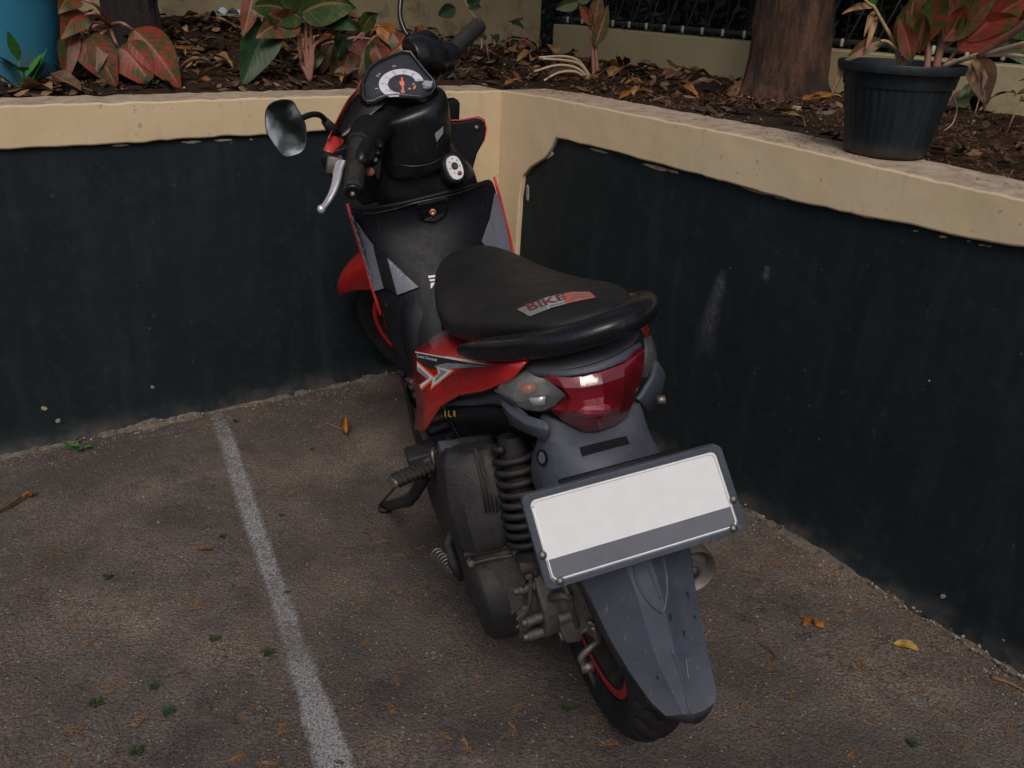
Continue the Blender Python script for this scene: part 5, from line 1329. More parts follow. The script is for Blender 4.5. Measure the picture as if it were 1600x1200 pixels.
# --- plant with drooping red leaves next to the tub
def plant(name, label, bpx, group=None, cat='plant'):
    p = soil_pt(*bpx); o = empty(name, p); tag(o, label, cat, group); return o, p
pl, iv = plant('drooping_plant', 'plant with big drooping red speckled leaves next to the blue tub', (175, 105))
d = (iv-CO).length-.10; d1 = d-.12
pstalk(pl, iv, 'stalk_pink', [(180, 100, d), (176, 60, d), (172, 40, d)], .010, .008, 'stem')
for b, t_, w_, mt, path in (((128, 58), (184, 140), 58, 'leaf_red', [(172, 44, d), (150, 40, d1), (140, 48, d1)]),
        ((184, 74), (240, 140), 62, 'leaf_redpink', [(172, 44, d), (178, 60, d1), (186, 76, d1)]),
        ((207, 46), (284, 142), 60, 'leaf_redpink', [(172, 40, d), (190, 36, d1), (208, 47, d1)]),
        ((113, 52), (104, 132), 30, 'leaf_red', [(172, 40, d), (135, 36, d1), (114, 52, d1)]),
        ((134, 24), (96, 62), 40, 'leaf_redpink', [(172, 40, d), (150, 22, d1), (130, 24, d1)]),
        ((122, -2), (92, 22), 36, 'leaf_redpink', [(172, 38, d), (150, 8, d1), (122, -2, d1)]),
        ((158, 60), (150, 118), 34, 'leaf_dry', [(172, 46, d), (160, 52, d1), (158, 60, d1)])):
    pstalk(pl, iv, 'stalk_pink', path, .0055, .0035)
    pleaf(pl, iv, mt, b, t_, w_, d1, d1-.04, sag=.018, cup=.35, wav=.003)
# --- big green plant
pl, iv = plant('leafy_plant', 'tall plant with wide speckled green leaves on pink stalks left of the handlebar', (484, 128))
d = (iv-CO).length
for x2, y2, x3, y3 in ((478, 60, 481, 0), (486, 60, 484, -20), (474, 80, 456, 62), (470, 96, 470, 55), (492, 70, 520, 55)):
    pstalk(pl, iv, 'stalk_pink', [(484, 126, d), ((484+x2)/2, (126+y2)/2, d), (x2, y2, d), (x3, y3, d)], .008, .0045)
for b, t_, w_, mt, sg in (((428, 38), (378, 138), 58, 'leaf_dark', .02), ((474, 32), (392, 12), 52, 'leaf_green', .02), ((470, 40), (400, 60), 44, 'leaf_mix', .02), ((396, -10), (380, 58), 26, 'leaf_mix', .0),
        ((470, 22), (556, 12), 62, 'leaf_green', .02), ((500, 30), (562, 48), 34, 'leaf_dark', .015), ((478, 8), (440, -40), 60, 'leaf_green', 0), ((486, 0), (545, -45), 60, 'leaf_green', 0), ((458, 40), (420, 22), 40, 'leaf_mix', 0)):
    pleaf(pl, iv, mt, b, t_, w_, d-.03, d-.10, sag=sg, cup=.3, wav=.004)
pstalk(pl, iv, 'stalk_pink', [(470, 96, d-.02), (462, 50, d-.04), (440, 34, d-.05), (426, 40, d-.06)], .004, .003)
# --- plant with rosy leaves behind the dial
pl, iv = plant('rosy_plant', 'low plant with rosy green leaves and bent pink stalks behind the scooter dial', (560, 118))
d = (iv-CO).length
for path in ([(520, 80), (548, 60), (580, 62), (596, 72)], [(556, 100), (570, 50), (592, 40), (612, 50)], [(540, 90), (552, 66), (575, 45), (588, 42)], [(548, 104), (540, 70), (518, 66), (502, 72)], [(556, 104), (580, 62), (604, 54), (622, 66)]):
    pstalk(pl, iv, 'stalk_pink', [(x, y, d-.02) for x, y in path], .0055, .003)
for b, t_, w_, mt in (((560, 68), (516, 128), 46, 'leaf_mix'), ((578, 62), (556, 138), 44, 'leaf_mix'), ((604, 52), (590, 120), 34, 'leaf_red'), ((590, 42), (628, 84), 28, 'leaf_orange'), ((596, 66), (575, 130), 36, 'leaf_green'), ((520, 70), (502, 118), 26, 'leaf_dry')):
    pleaf(pl, iv, mt, b, t_, w_, d-.04, d-.08, sag=.015, cup=.35, wav=.004)
for b, t_, w_, mt in (((540, 60), (528, 92), 30, 'leaf_dark'), ((612, 50), (640, 110), 30, 'leaf_mix'), ((548, 80), (534, 130), 34, 'leaf_red'), ((500, 80), (480, 120), 26, 'leaf_green'), ((586, 70), (604, 126), 30, 'leaf_red'), ((566, 50), (590, 20), 26, 'leaf_green')):
    pleaf(pl, iv, mt, b, t_, w_, d-.10, d-.14, sag=.012, cup=.4, wav=.005)
# --- low leafy growth filling the back of the bed
def undergrowth(name, px0, px1, py0, py1, n, label, seed, mats):
    random.seed(seed); c = soil_pt((px0+px1)/2, (py0+py1)/2); o = empty(name, c); tag(o, label, 'plant')
    for q in range(n):
        x, y = random.uniform(px0, px1), random.uniform(py0, py1); p = soil_pt(x, y)-c; a = random.uniform(0, 6.28); h_ = random.uniform(.03, .12)
        b = p+V((math.cos(a)*.02, math.sin(a)*.02, h_)); e = b+V((math.cos(a)*random.uniform(.05, .10), math.sin(a)*random.uniform(.05, .10), random.uniform(-.06, .03)))
        MB().add(tube([p, b], .0022, 5)).build('stalk', 'stalk_pink', o)
        add_leaf(o, random.choice(mats), b, e, random.uniform(.035, .06), nrm=V((random.uniform(-.3, .3), random.uniform(-.5, 0), 1)), cup=.4, wav=.004, sag=.006)
undergrowth('bushy_plant', 90, 200, 30, 100, 16, 'dense dark leafy growth between the tub and the dark trunk', 4, ['leaf_red', 'leaf_dark', 'leaf_mix', 'leaf_dry'])
undergrowth('bushy_plant', 380, 470, 50, 118, 14, 'dark undergrowth at the foot of the tall green plant', 5, ['leaf_dark', 'leaf_dry', 'leaf_green'])
undergrowth('bushy_plant', 700, 850, 56, 95, 20, 'dark weedy undergrowth in the corner behind the right grip', 6, ['leaf_dark', 'leaf_dry', 'leaf_dark', 'leaf_red'])
undergrowth('bushy_plant', 1520, 1640, 150, 215, 12, 'dark undergrowth in the soil right of the pot', 7, ['leaf_dark', 'leaf_dry'])
# --- small dark plant near the right grip
pl, iv = plant('young_shoot', 'young green shoot with round leaves behind the right grip', (752, 80))
d = (iv-CO).length
pstalk(pl, iv, 'stalk_pale', [(752, 82, d), (752, 40, d), (735, 18, d), (722, -10, d)], .004, .002)
for b, t_, w_ in (((712, 12), (684, 24), 22), ((735, 8), (746, -14), 22), ((728, 4), (752, 12), 16), ((716, -6), (700, -30), 20)):
    pleaf(pl, iv, 'leaf_dark', b, t_, w_, d, cup=.2)
# --- shrub shoot in the middle of the right bed
pl, iv = plant('cut_plant', 'plant with two upright green leaves and pale cut stalks in the right bed', (930, 124))
d = (iv-CO).length
pstalk(pl, iv, 'stalk_pink', [(928, 124, d), (926, 80, d), (922, 46, d), (912, 10, d), (900, -12, d)], .008, .004)
pstalk(pl, iv, 'stalk_pink', [(934, 122, d), (932, 90, d), (930, 66, d)], .008, .005)
for b, t_, w_, mt in (((930, 72), (950, 8), 26, 'leaf_mix'), ((926, 40), (905, 4), 18, 'leaf_red'), ((928, 40), (938, -16), 24, 'leaf_dry'), ((905, 2), (868, 14), 22, 'leaf_green'), ((900, 0), (930, -14), 24, 'leaf_green')):
    pleaf(pl, iv, mt, b, t_, w_, d-.02, cup=.45)
for path in ([(922, 122), (905, 96), (880, 88), (842, 90)], [(920, 124), (900, 106), (870, 102), (834, 112)], [(918, 124), (898, 112), (872, 114), (850, 126)], [(922, 120), (905, 100), (880, 94), (848, 92)]):
    pstalk(pl, iv, 'stalk_pale', [(x, y, d-.03-.03*i) for i, (x, y) in enumerate(path)], .006, .0035)

# --- dark pot on the ledge
pc = WZ(1379, 248, .870); dirh = V((pc.x, pc.y, 0)).normalized(); pc = pc+dirh*.078
pot = empty('plant_pot', pc); tag(pot, 'black plastic plant pot with a wide rim standing on the right wall ledge', 'plant pot')
def pot_sec(z, r, flute=0):
    r *= .875
    return [V((math.cos(a)*r*(1+flute*math.cos(a*40)), math.sin(a)*r*(1+flute*math.cos(a*40)), z)) for a in [2*math.pi*j/200 for j in range(200)]]
PH = .178
MB().add(loft([pot_sec(0, .086), pot_sec(.006, .092), pot_sec(.02, .095, .004), pot_sec(.05, .099, .008), pot_sec(.128, .116, .008), pot_sec(.132, .1165), pot_sec(.134, .121), pot_sec(PH-.018, .126), pot_sec(PH-.016, .138),
      pot_sec(PH-.002, .1405), pot_sec(PH, .139), pot_sec(PH, .130), pot_sec(PH-.03, .121), pot_sec(PH-.032, .0)])).build('pot_shell', 'pot', pot, ang=50)
MB().add(loft([pot_sec(PH-.031, .1205), pot_sec(PH-.024, .09), pot_sec(PH-.022, .0)])).build('pot_soil', 'soil', pot)
pp_ = empty('potted_plant', pc+V((0, 0, PH-.02))); tag(pp_, 'red and green leaved plant with withered stalks growing in the black pot', 'plant')
iv = pc+V((0, 0, PH-.02)); d = (iv-CO).length
def ps(pts, r0, r1, mt='stalk_pink'): return pstalk(pp_, iv, mt, [(x, y, dd) for x, y, dd in pts], r0, r1)
ps([(1410, 108, d), (1412, 90, d), (1414, 78, d)], .006, .004); ps([(1448, 108, d), (1450, 80, d), (1448, 60, d)], .007, .005)
ps([(1462, 108, d), (1474, 60, d), (1486, 20, d), (1494, -20, d)], .008, .005); ps([(1466, 108, d), (1470, 80, d), (1488, 60, d), (1484, 10, d), (1490, -25, d)], .005, .004)
ps([(1478, 106, d), (1485, 92, d), (1496, 76, d)], .005, .003); ps([(1474, 104, d), (1520, 88, d-.05), (1570, 76, d-.1), (1620, 62, d-.15)], .0055, .004, 'stalk_pale')
ps([(1530, 88, d-.06), (1570, 60, d-.1), (1615, 30, d-.14)], .007, .006); ps([(1540, 86, d-.06), (1590, 72, d-.1), (1640, 76, d-.14)], .005, .004, 'stalk_pale'); ps([(1535, 86, d-.06), (1580, 86, d-.1), (1640, 92, d-.12)], .004, .003, 'stalk_pale')
ps([(1406, 106, d), (1396, 66, d-.02), (1382, 40, d-.03), (1364, 8, d-.04)], .0042, .003, 'straw'); ps([(1410, 106, d), (1402, 80, d-.02), (1388, 66, d-.03), (1376, 64, d-.04)], .004, .003, 'straw')
ps([(1364, 10, d-.04), (1352, 0, d-.04), (1345, -14, d-.04)], .003, .002, 'straw')
for b, t_, w_, mt, k in (((1414, 82), (1428, -4), 42, 'leaf_mix', {}), ((1450, 66), (1440, -34), 56, 'leaf_redpink', {}), ((1496, 78), (1610, -8), 62, 'leaf_redpink', {}), ((1474, 64), (1560, -14), 46, 'leaf_mix', {}),
        ((1470, 40), (1430, -30), 44, 'leaf_green', {}), ((1492, 10), (1545, -45), 60, 'leaf_redpink', {}), ((1380, 64), (1318, 98), 22, 'leaf_mix', {}), ((1322, 92), (1298, 154), 10, 'leaf_tan', {}), ((1580, 30), (1640, 60), 50, 'leaf_green', {}),
        ((1526, 92), (1541, 166), 40, 'leaf_dry', {}), ((1363, 12), (1316, 22), 9, 'leaf_tan', {}), ((1366, 18), (1350, 58), 9, 'leaf_tan', {}), ((1370, 26), (1352, 84), 8, 'leaf_tan', {}), ((1366, 10), (1360, -18), 12, 'leaf_bright', {}),
        ((1424, 96), (1404, 30), 26, 'leaf_mix', {}), ((1456, 60), (1462, -20), 34, 'leaf_green', {}), ((1500, 60), (1600, 30), 34, 'leaf_red', {}), ((1510, 30), (1600, -30), 40, 'leaf_green', {}), ((1482, 60), (1512, 8), 26, 'leaf_redpink', {}), ((1436, 84), (1444, 20), 22, 'leaf_red', {}), ((1560, 50), (1625, 110), 40, 'leaf_green', {}),
        ((1518, 92), (1532, 128), 8, 'leaf_tan', {}), ((1545, 94), (1534, 150), 9, 'leaf_tan', {}), ((1530, 96), (1512, 150), 7, 'leaf_tan', {})):
    pleaf(pp_, iv, mt, b, t_, w_, d-.02, d-.05, sag=.008, cup=.35, wav=.002)
ps([(1470, 130, d+.02), (1494, 160, d+.02), (1490, 190, d+.0), (1474, 205, d)], .0015, .001, 'stalk_pale')

# --- weeds
def weed(name, px, on_soil, s, label, n=9, mt='weed', group=None, seed=0, shape=.45, up=.5):
    random.seed(seed+px[0]); p = soil_pt(*px) if on_soil else WZ(px[0], px[1], .003); o = empty(name, p); tag(o, label, 'weed', group); m = MB()
    for k in range(n):
        a = random.uniform(0, 6.28); e = random.uniform(.1, up); b = V((math.cos(a), math.sin(a), 0))*s*random.uniform(.05, .5)+V((0, 0, random.uniform(0, s*e)))
        t_ = b+V((math.cos(a)*s*.55, math.sin(a)*s*.55, s*random.uniform(-.05, up*.8))); vf, uv = leaf_vf(b, t_, s*shape*random.uniform(.6, 1), nrm=V((0, 0, 1)), n=4, m=2); m.add(vf)
        m.add(tube([V((0, 0, 0)), b], s*.02, 4))
    m.build('leaves', mt, o); return o
weed('weed', (122, 703), False, .034, 'small weed with round green leaves at the foot of the left wall', 7, 'leaf_bright', seed=2, shape=.7, up=1.6)
weed('weed', (40, 136), True, .10, 'bright green weed growing in front of the blue tub', 12, 'leaf_bright', seed=4, shape=.45, up=1.1)
for i, (x, y, s, lb) in enumerate(((168, 902, .030, 'small green weed tuft left of the white line nearest the left wall'), (335, 998, .032, 'green weed tuft left of the white line, level with the mudguard'), (418, 1020, .034, 'green weed tuft touching the left edge of the white line'),
        (262, 1112, .034, 'green weed tuft near the bottom left, right of two paler ones'), (240, 1073, .024, 'tiny weed above the bottom left tuft'), (150, 1098, .034, 'mossy weed tuft farthest left near the bottom'), (212, 1175, .034, 'green weed tuft at the bottom edge left of the white line'),
        (888, 1106, .030, 'dark green weed tuft beside the rear tyre'), (1427, 1162, .030, 'green weed tuft in the lower right corner'), (448, 925, .018, 'tiny weed on the right edge of the white line'), (348, 838, .020, 'tiny weed left of the middle of the white line'),
        (370, 658, .026, 'weed sprout where the white line meets the wall'), (487, 702, .016, 'tiny weed between the white line and the curled brown leaf'), (440, 805, .016, 'tiny weed just right of the upper white line'), (528, 1196, .022, 'weed tuft at the lower end of the white line'), (375, 632, .034, 'thin weed sprouting from the wall foot above the white line'))):
    weed('weed', (x, y), False, s*.42, lb, 22, 'weed', seed=i, shape=.36, up=.35)
for i, (x, y, s, lb) in enumerate(((235, 136, .06, 'low green weeds under the drooping red leaves'), (1505, 240, .04, 'small green weed in the soil right of the pot'), (1150, 178, .03, 'small weed in front of the tree on the right bed'), (1005, 112, .035, 'weed at the foot of the low cream wall'), (805, 115, .03, 'weed among dry leaves at the corner of the bed'), (130, 140, .04, 'tiny green weeds between the tub and the drooping leaves'))):
    weed('weed', (x, y), True, s*.6, lb, 34, 'weed', seed=30+i, shape=.4, up=.6)

# --- dry leaves on the bed
def dry_leaf(name, p, ang, L_, w_, mt, label, group, curl, tilt=0, seed=0):
    o = None; d = V((math.cos(ang), math.sin(ang), tilt)); up = V((random.uniform(-.5, .5), random.uniform(-.5, .5), 1))
    vf, uv = leaf_vf(-d*L_/2, d*L_/2, w_, nrm=up, cup=curl, curl=L_*random.uniform(-.3, .3), wav=w_*.10, n=8, m=6, ph=seed, sag=random.uniform(0, .15)*L_)
    st_ = tube([-d*L_/2, -d*L_*.75+V((0, 0, .004))], .001, 4)
    o = MB().add(vf, 0, uv).add(st_, 0).build(name, mt, None); o.location = p; tag(o, label, 'leaf', group); return o
random.seed(77)
protos = []
bedpts = []
def bedspot():
    r = random.random()
    if r < .62: return PL(random.uniform(.05, 1.9), -random.uniform(.2, 1.05))
    if r < .85: return PL(random.uniform(-.9, .05), -random.uniform(.15, 1.05))
    return PL(-random.uniform(.25, .95), random.uniform(-.1, .9))
TONE = {'leaf_dry': 'dark brown', 'leaf_tan': 'tan', 'leaf_orange': 'orange brown', 'leaf_yellow': 'yellowish'}
for i in range(285):
    p = bedspot(); q = p-CX; a_, b_ = q.dot(DL), q.dot(DR); z = soil_z(a_, b_); L_ = random.uniform(.035, .11)
    mt = random.choice(['leaf_dry', 'leaf_dry', 'leaf_tan', 'leaf_orange', 'leaf_dry', 'leaf_tan'])
    wh = ('by the blue tub' if a_ > 1.35 else 'around the dark trunk' if a_ > .8 else 'under the tall green plant' if a_ > .35 else 'behind the handlebar') if a_ > 0 else ('beside the cut plant' if b_ < -.1 else 'in front of the tree' if b_ < .45 else 'behind the pot')
    sz = 'small' if L_ < .06 else ('medium' if L_ < .085 else 'large')
    dry_leaf('dry_leaf', V((p.x, p.y, z+.010+random.random()*.02)), random.uniform(0, 6.28), L_, L_*random.uniform(.32, .6), mt,
             '%s %s curled leaf lying on the soil %s' % (sz, TONE[mt], wh), '%s %s dry leaves %s' % (sz, TONE[mt], wh), random.uniform(.2, 1.1), random.uniform(-.4, .4), i)
for px, L_, w_, mt, an, lb in (((1028, 150), .11, .035, 'leaf_dry', 1.9, 'long rolled brown leaf lying across the right bed left of the tree'), ((985, 122), .09, .05, 'leaf_dry', .1, 'broad reddish brown leaf lying right of the cut plant'), ((285, 60), .10, .035, 'leaf_tan', 2.2, 'tan folded leaf beside the dark trunk'), ((322, 142), .05, .035, 'leaf_orange', 0, 'orange scrap of leaf on the rim of the left ledge')):
    p = soil_pt(*px); dry_leaf('dry_leaf', p+V((0, 0, .02)), an, L_, w_, mt, lb, None, .9, 0, 3)
p = soil_pt(358, 36); MB().add(leaf_vf((-.04, 0, 0), (.05, .01, .0), .05, nrm=V((0, 0, 1)), wav=.012, cup=.5, n=8)[0]).build('plastic_wrapper', 'litter', None).location = p+V((0, 0, .03))
tag(bpy.data.objects['plastic_wrapper'], 'crumpled pale blue plastic wrapper among the dry leaves by the back wall', 'litter')
# stones in the bed
random.seed(3)
def stone(p, s, name='stone', label=None, mt='grit', group=None):
    m = MB(); v, f = lathe([(-.5, .0), (-.42, .3), (-.1, .5), (.2, .45), (.42, .25), (.5, 0)], (0, 0, 0), (0, 0, 1), 9)
    k = random.random()*50; v = [V((q.x*1.2, q.y, q.z*.55))*s for q in [V(a)*(1+.9*noise.noise(V(a)*2.6+V((k, 0, 0)))) for a in v]]; m.add((v, f)); o = m.build(name, mt, None, smooth=False, bev=.001); o.location = p; tag(o, label, 'stone', group); return o
for px, s, lb in (((1290, 178), .05, 'grey stone in the soil at the foot of the tree'), ((1245, 170), .03, 'small pale stone left of the grey stone by the tree'), ((1560, 175), .035, 'small stone in the soil far right'), ((1225, 172), .02, 'tiny stone in front of the tree trunk')):
    stone(soil_pt(*px), s, 'stone', lb, 'chip' if 'pale' in lb else 'grit')
# needle litter
def needles():
    random.seed(12); m = MB()
    def strand(p, s, lift=.004):
        a = random.uniform(0, 6.28); d = V((math.cos(a), math.sin(a), random.uniform(-.12, .2)))*s; b = V((-d.y, d.x, 0)).normalized()*random.uniform(.0006, .0013); mid = d*.5+b*random.uniform(-4, 4)+V((0, 0, random.uniform(0, .004)))
        p = V((p.x, p.y, p.z+lift)); m.add(([p-b, p+b, p+mid+b, p+d+b*.3, p+mid-b], [(0, 1, 2, 4), (4, 2, 3)]))
    for i in range(17000):
        r = random.random()
        if r < .62: a, b = -random.uniform(.16, .95), random.uniform(-.5, 2.6)
        elif r < .8: a, b = random.uniform(-.9, .1), -random.uniform(.16, 1.05)
        else: a, b = random.uniform(.0, 1.9), -random.uniform(.16, 1.0)
        if noise.noise(V((a*5, b*5, 1.7))) < -.22: continue
        strand(PL(a, b, soil_z(a, b)+random.random()*.006), random.uniform(.008, .035))
    for i in range(1500):                                    # some on the ledges
        a, b = -random.uniform(.015, .17), random.uniform(0, 2.4)
        w_ = -a/.17
        if noise.noise(V((a*8, b*7, 4.7)))+.5*w_ < .22: continue
        strand(PL(a, b, WH+.004), random.uniform(.006, .03), .001)
    o = m.build('needle_litter', 'needle', None, smooth=False); tag(o, 'brown conifer needles strewn over the bed and ledge', 'needle litter', kind='stuff')
    m2 = MB()
    for i in range(500):
        a, b = (-random.uniform(.16, .95), random.uniform(-.6, 2.4)) if random.random() < .6 else (random.uniform(-.9, 1.8), -random.uniform(.16, 1.0))
        s = random.uniform(.002, .007); v, f = box((0, 0, 0), (s, s*random.uniform(.5, 1), s*.7), Matrix.Rotation(random.random()*3, 3, V((random.random(), random.random(), 1))))
        c_ = PL(a, b, soil_z(a, b)+.004); m2.add(([c_+q for q in v], f), 1 if random.random() < .3 else 0)
    o = m2.build('soil_crumbs', ['grit', 'chip'], None, smooth=False); tag(o, 'small pebbles and crumbs scattered on the soil', 'pebbles', kind='stuff')
needles()
def leaf_litter():
    random.seed(61); m = MB()
    for i in range(3800):
        r = random.random()
        a, b = (random.uniform(.0, 2.0), -random.uniform(.17, 1.08)) if r < .66 else ((random.uniform(-.95, .0), -random.uniform(.17, 1.08)) if r < .88 else (-random.uniform(.2, .95), random.uniform(-.1, 1.6)))
        if noise.noise(V((a*4, b*4, 7))) < -.15: continue
        p = PL(a, b, soil_z(a, b)+random.uniform(.002, .016)); s = random.uniform(.008, .026); th = random.uniform(0, 6.28); d = V((math.cos(th), math.sin(th), random.uniform(-.5, .6)))*s; nn = V((-d.y, d.x, random.uniform(-.6, .6)*s)).normalized()*s*random.uniform(.3, .6)
        m.add(([p-d, p-d*.2+nn, p+d*.6+nn*.7, p+d, p+d*.4-nn*.8, p-d*.4-nn], [(0, 1, 5), (1, 2, 4, 5), (2, 3, 4)]), random.choice((0, 0, 1, 1, 2)))
    o = m.build('leaf_litter', ['litter_brown', 'litter_dark', 'litter_tan'], None, smooth=False); tag(o, 'broken brown leaf fragments covering the soil', 'leaf litter', kind='stuff')
leaf_litter()

# ================================================================== litter on the asphalt
def gz(x, y): return .005*noise.noise(V((x, y, 0))*1.6)+.0025*noise.noise(V((x, y, 0))*7)
def sprig_mesh(seed):
    random.seed(seed); m = MB(); n = random.randint(4, 7); d = V((1, 0, 0)); L_ = .030
    pts = [V((L_*i/n, .004*math.sin(i*.8+seed), .0008+.0012*math.sin(i*1.1))) for i in range(n+1)]
    m.add(tube(pts, [.0007]*(n+1), 4))
    for i in range(1, n+1):
        for sg in (-1, 1):
            l2 = .013*(1-.5*abs(i/n-.4))*random.uniform(.6, 1.1); e = pts[i]+V((l2*.75, sg*l2*.75, random.uniform(0, .003)))
            b = V((0, .0009, 0)); m.add(([pts[i]-b, pts[i]+b, pts[i].lerp(e, .6)+V((-.001, sg*.001, .0005)), e], [(0, 1, 2), (0, 2, 3)]))
            m.add(tube([pts[i], e], .00055, 4))
    return m
sprigs = []
for k in range(5):
    o = sprig_mesh(40+k).build('dry_sprig', 'sprig', None, smooth=False); tag(o, 'small dry orange conifer sprig lying on the asphalt', 'sprig', 'dry conifer sprigs on the asphalt'); sprigs.append(o)
spots = [(293, 955), (330, 1100), (278, 790), (310, 858), (545, 862), (610, 845), (1040, 640), (1490, 1168), (1500, 1122), (1330, 1165), (1200, 1135), (1080, 1165), (1500, 1170), (1600, 1080), (1555, 1000), (1350, 1030), (1362, 1045), (1310, 960), (1278, 978), (1345, 955), (1245, 1078), (1165, 1095), (1370, 1120), (1380, 1105), (740, 1178), (690, 1140),
         (850, 1085), (820, 1100), (560, 830), (625, 828), (635, 870), (500, 880), (160, 1070), (95, 1140), (190, 1060), (230, 955), (420, 760), (255, 590), (690, 1000), (760, 1060), (650, 940), (640, 1040), (1110, 985), (1150, 1010), (1240, 955), (1240, 890), (1200, 870), (1260, 880), (1400, 905), (1450, 1010), (1530, 1060), (1450, 1080),
         (60, 900), (120, 980), (300, 720), (380, 1130), (430, 1150), (560, 1010), (580, 940), (600, 1100), (1190, 950), (1215, 1040), (1420, 1060), (1570, 1150), (1290, 1130), (680, 1080), (470, 690), (530, 650), (590, 690), (585, 640)]
random.seed(9)
while len(spots) < 130: spots.append((random.uniform(20, 1580), random.uniform(660, 1190)))
cnt = 0
for i, (x, y) in enumerate(spots):
    p = WZ(x, y, .003)
    if (p-CX).dot(NA) > -.03 or (p-CX).dot(NB) > -.03: continue
    if cnt < 5: o = sprigs[cnt]
    else: o = sprigs[i % 5].copy(); COL.objects.link(o)
    cnt += 1
    o.location = V((p.x, p.y, gz(p.x, p.y)+.0015)); o.rotation_euler = (0, 0, random.uniform(0, 6.28)); s = random.uniform(.35, 1.15); o.scale = (s, s*random.uniform(.7, 1.2), s)
    lx = 340+(y-645)*.33; sz = 'tiny' if s < .62 else ('small' if s < .9 else 'larger')
    wh = ('to the left of the white line' if x < lx-20 else 'on the white line' if x < lx+40 else 'between the white line and the scooter' if x < 1000-(1150-y)*.6 else 'to the right of the rear mudguard')
    if x > 1380: wh = 'beneath the right end of the right wall'
    far = 'close to the wall foot' if y < 800 else ('half way down the bay' if y < 1000 else 'near the front edge')
    tag(o, '%s dry sprig %s, %s' % (sz, wh, far), 'sprig', '%s dry conifer sprigs %s, %s' % (sz, wh, far))
def gleaf(px, L_, w_, mt, an, lb, curl=.6, tilt=0, z=.012):
    p = WZ(px[0], px[1], .005); random.seed(px[0]); dry_leaf('fallen_leaf', V((p.x, p.y, z)), an, L_, w_, mt, lb, None, curl, tilt, 2)
gleaf((541, 676), .062, .045, 'leaf_orange', 1.75, 'curled orange brown leaf standing on the asphalt right of the white line', 1.1, .15, .022)
gleaf((1418, 1010), .050, .020, 'leaf_yellow', -.3, 'yellow leaf lying on the asphalt near the right wall', .3, 0, .005)
gleaf((1262, 972), .030, .016, 'leaf_orange', .7, 'small orange leaf below the middle of the right wall', .4, 0, .005)
gleaf((1278, 975), .028, .018, 'leaf_orange', 1.9, 'small broken orange leaf beside the other orange scraps', .4, 0, .005)
gleaf((322, 858), .030, .016, 'leaf_orange', .2, 'small orange leaf scrap left of the white line', .4, 0, .005)
gleaf((150, 790), .0, .0, 'leaf_dry', .2, 'x') if 0 else None
tw = MB().add(tube(smooth_path([WZ(-20, 802, .01), WZ(10, 790, .014), WZ(34, 776, .014), WZ(60, 771, .006)], 5), [.004]*5+[.005]*5+[.002]*5+[.001], 6)).add(tube([WZ(34, 776, .014), WZ(44, 768, .018), WZ(50, 774, .01)], .004, 6), 1).build('dry_pod', ['leaf_dry', 'leaf_orange'], None); tag(tw, 'long dark dry seed pod at the left edge of the asphalt', 'seed pod')
tw = MB().add(tube(smooth_path([WZ(1185, 1004, .004), WZ(1202, 1014, .006), WZ(1212, 1026, .005), WZ(1206, 1034, .003)], 5), .0012, 5)).build('twig', 'leaf_dry', None); tag(tw, 'thin curved twig on the asphalt right of the mudguard', 'twig')
tw = MB().add(tube(smooth_path([WZ(1548, 1058, .004), WZ(1575, 1066, .008), WZ(1605, 1082, .006)], 5), [.002, .004, .005, .004, .004, .003, .003, .003, .002, .002, .001], 6)).build('dry_frond', 'sprig', None); tag(tw, 'orange dry frond at the foot of the right wall', 'frond')
tw = MB().add(tube(smooth_path([WZ(508, 660, .004), WZ(524, 666, .010), WZ(537, 672, .016)], 5), .0008, 5)).build('leaf_stalk', 'straw', None); tag(tw, 'thin pale stalk beside the curled orange leaf', 'stalk')
# grit and mortar crumbs
def grit():
    random.seed(31); m = MB()
    def peb(p, s, mi):
        v, f = box((0, 0, 0), (s, s*random.uniform(.5, 1), s*random.uniform(.3, .7)), Matrix.Rotation(random.random()*3, 3, V((random.random(), random.random(), 1))))
        m.add(([p+q for q in v], f), mi)
    for i in range(4200):
        x, y = random.uniform(-1.6, 1.2), random.uniform(.55, 2.8); p = V((x, y, 0))
        if (p-CX).dot(NA) > -.02 or (p-CX).dot(NB) > -.02: continue
        s = random.uniform(.0012, .0032)*(1.6 if random.random() < .04 else 1); p.z = gz(x, y)+s*.2; peb(p, s, 1 if random.random() < .35 else (2 if random.random() < .25 else 0))
    for i in range(2600):                                  # denser near the walls
        d_ = abs(random.gauss(0, .05))+.012; t = random.random()
        p = PL(random.uniform(.1, 1.9), d_) if t < .45 else PL(d_, random.uniform(.1, 2.0)); s = random.uniform(.0015, .0045); p.z = gz(p.x, p.y)+s*.2; peb(p, s, random.choice((0, 0, 1, 2, 2)))
    o = m.build('grit', ['grit', 'chip', 'sprig'], None, smooth=False); tag(o, 'loose grit and crumbs scattered over the asphalt', 'grit', kind='stuff')
grit()
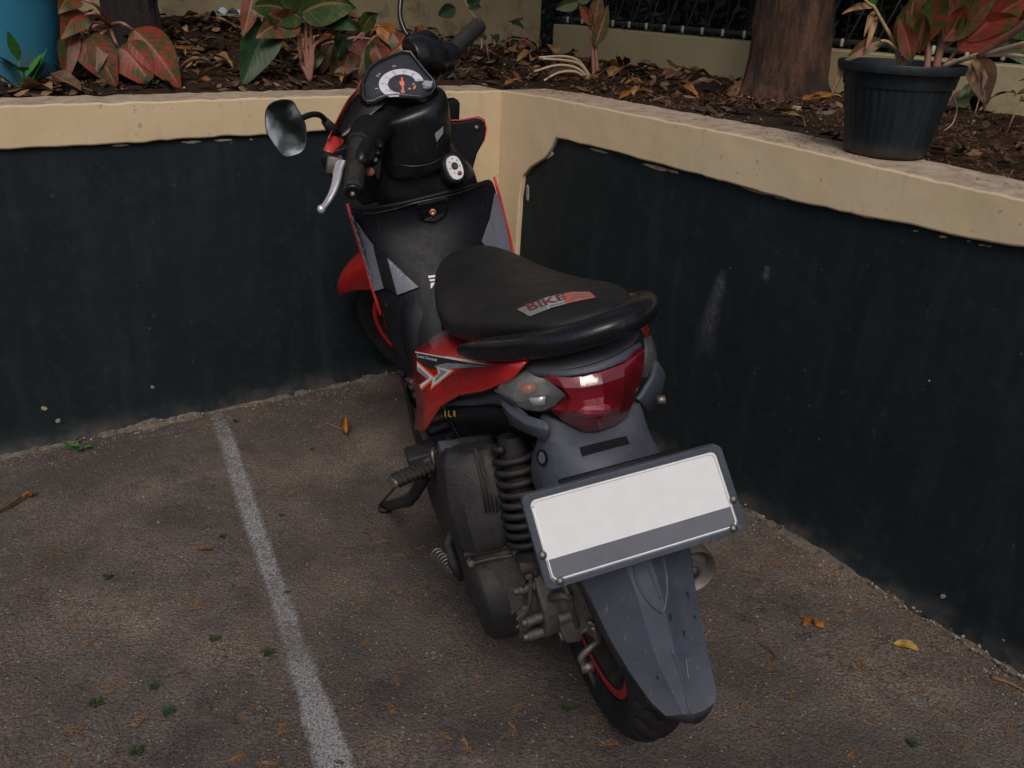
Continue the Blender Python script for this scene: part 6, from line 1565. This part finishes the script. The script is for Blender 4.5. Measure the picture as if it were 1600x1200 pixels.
def crumble(axis, nrm, s0, s1, name, label, seed, amp):
    """broken mortar fillet where the asphalt meets the wall"""
    random.seed(seed); rows = []; n = int((s1-s0)/.006)
    for i in range(n+1):
        s = s0+(s1-s0)*i/n; w_ = amp*(.55+.9*max(-.4, noise.noise(V((s*4, seed, 0))))+.5*noise.noise(V((s*18, seed, 2)))+.25*noise.noise(V((s*60, seed, 2)))); w_ = max(.001, w_); h_ = w_*.75*(1+.4*noise.noise(V((s*25, seed, 5))))
        r = []
        for k in range(7):
            t = k/6; zz = h_*(1-t)**1.4+.0025*noise.noise(V((s*70, t*4, seed))); r.append(axis*s+(-nrm)*(-.02+w_*t*1.1+.02)+V((0, 0, max(-.004, zz)-(.004 if k == 6 else 0))))
        rows.append(r)
    o = MB().add(grid(rows)).build(name, 'concrete_crumb', None, smooth=False); o.location = CX; tag(o, kind='structure'); return o
crumble(DL, NA, .12, 2.6, 'kerb_mortar', '', 5, .022)
crumble(DR, NB, .10, 2.4, 'kerb_mortar', '', 9, .020)
random.seed(44); m = MB()
for i in range(170):
    t = random.random(); ds = abs(random.gauss(0, .006))
    if t < .4: s = random.choice((.62, 1.02, 1.15, 1.3, .35))+random.gauss(0, .09); c_ = PL(s, .008+ds)
    else: s = random.choice((1.18, 1.55, 1.62, 1.72, 1.8, 1.9))+random.gauss(0, .06); c_ = PL(.008+ds, s)
    z_ = .004+random.random()*.016; sz = random.uniform(.0018, .0065); v, f = box((0, 0, 0), (sz, sz*.8, sz*.6), Matrix.Rotation(random.random()*3, 3, V((random.random(), random.random(), 1)))); m.add(([c_+V((0, 0, z_))+q for q in v], f), 0 if random.random() < .6 else 1)
o = m.build('mortar_crumbs', ['chip', 'concrete_crumb'], None, smooth=False, bev=.0008); tag(o, 'pale crumbs of broken mortar along the foot of both walls', 'crumbs', kind='stuff')

# ================================================================== behind the camera: a tree that the mirror shows
def mirror_tree():
    root = empty('tree', (3.6, -4.9, 0)); tag(root, 'broad leafy tree across the yard, seen only in the scooter mirror', 'tree')
    MB().add(tube(smooth_path([V((0, 0, -.1)), V((.05, 0, .8)), V((0, .1, 1.6)), V((.1, .1, 2.4))], 4), [.2-.008*i for i in range(13)], 14)).build('trunk', 'bark_dark', root)
    random.seed(90); m = MB()
    for i in range(5200):
        v = V((random.gauss(0, 1)*1.1, random.gauss(0, 1)*.8, random.gauss(0, .55))); s_ = random.uniform(.07, .13); c_ = V((-.6, -.2, 3.1))+v
        if c_.z < 2.0: continue
        dd = V((random.uniform(-1, 1), random.uniform(-1, 1), random.uniform(-.8, .5))).normalized(); nn = dd.orthogonal().normalized(); bb = dd.cross(nn); nn = nn*math.cos(i)+bb*math.sin(i)
        m.add(([c_-dd*s_, c_+nn*s_*.4, c_+dd*s_, c_-nn*s_*.4], [(0, 1, 2, 3)]))
    m.build('crown', 'leaf_dark', root, smooth=False)
    lm = MB()
    for k in range(6):
        a = k*1.05; lm.add(tube([V((.1, .1, 1.9)), V((math.cos(a)*.5, math.sin(a)*.5, 2.5)), V((math.cos(a)*1.2-.2, math.sin(a)*.9, 2.9))], [.08, .05, .02], 8))
    lm.build('limb', 'bark_dark', root)
mirror_tree()

o = MB().add(box((3.5, -9.2, 1.35), (16, .2, 2.7))).build('mirror_backdrop', 'yard_wall_paint' if 'yard_wall_paint' in M else 'pale_wall', None, smooth=False)  # unseen wall added to give the mirror something pale to reflect
tag(o, 'long pale grey wall added out of view for the scooter mirror to reflect', 'wall')
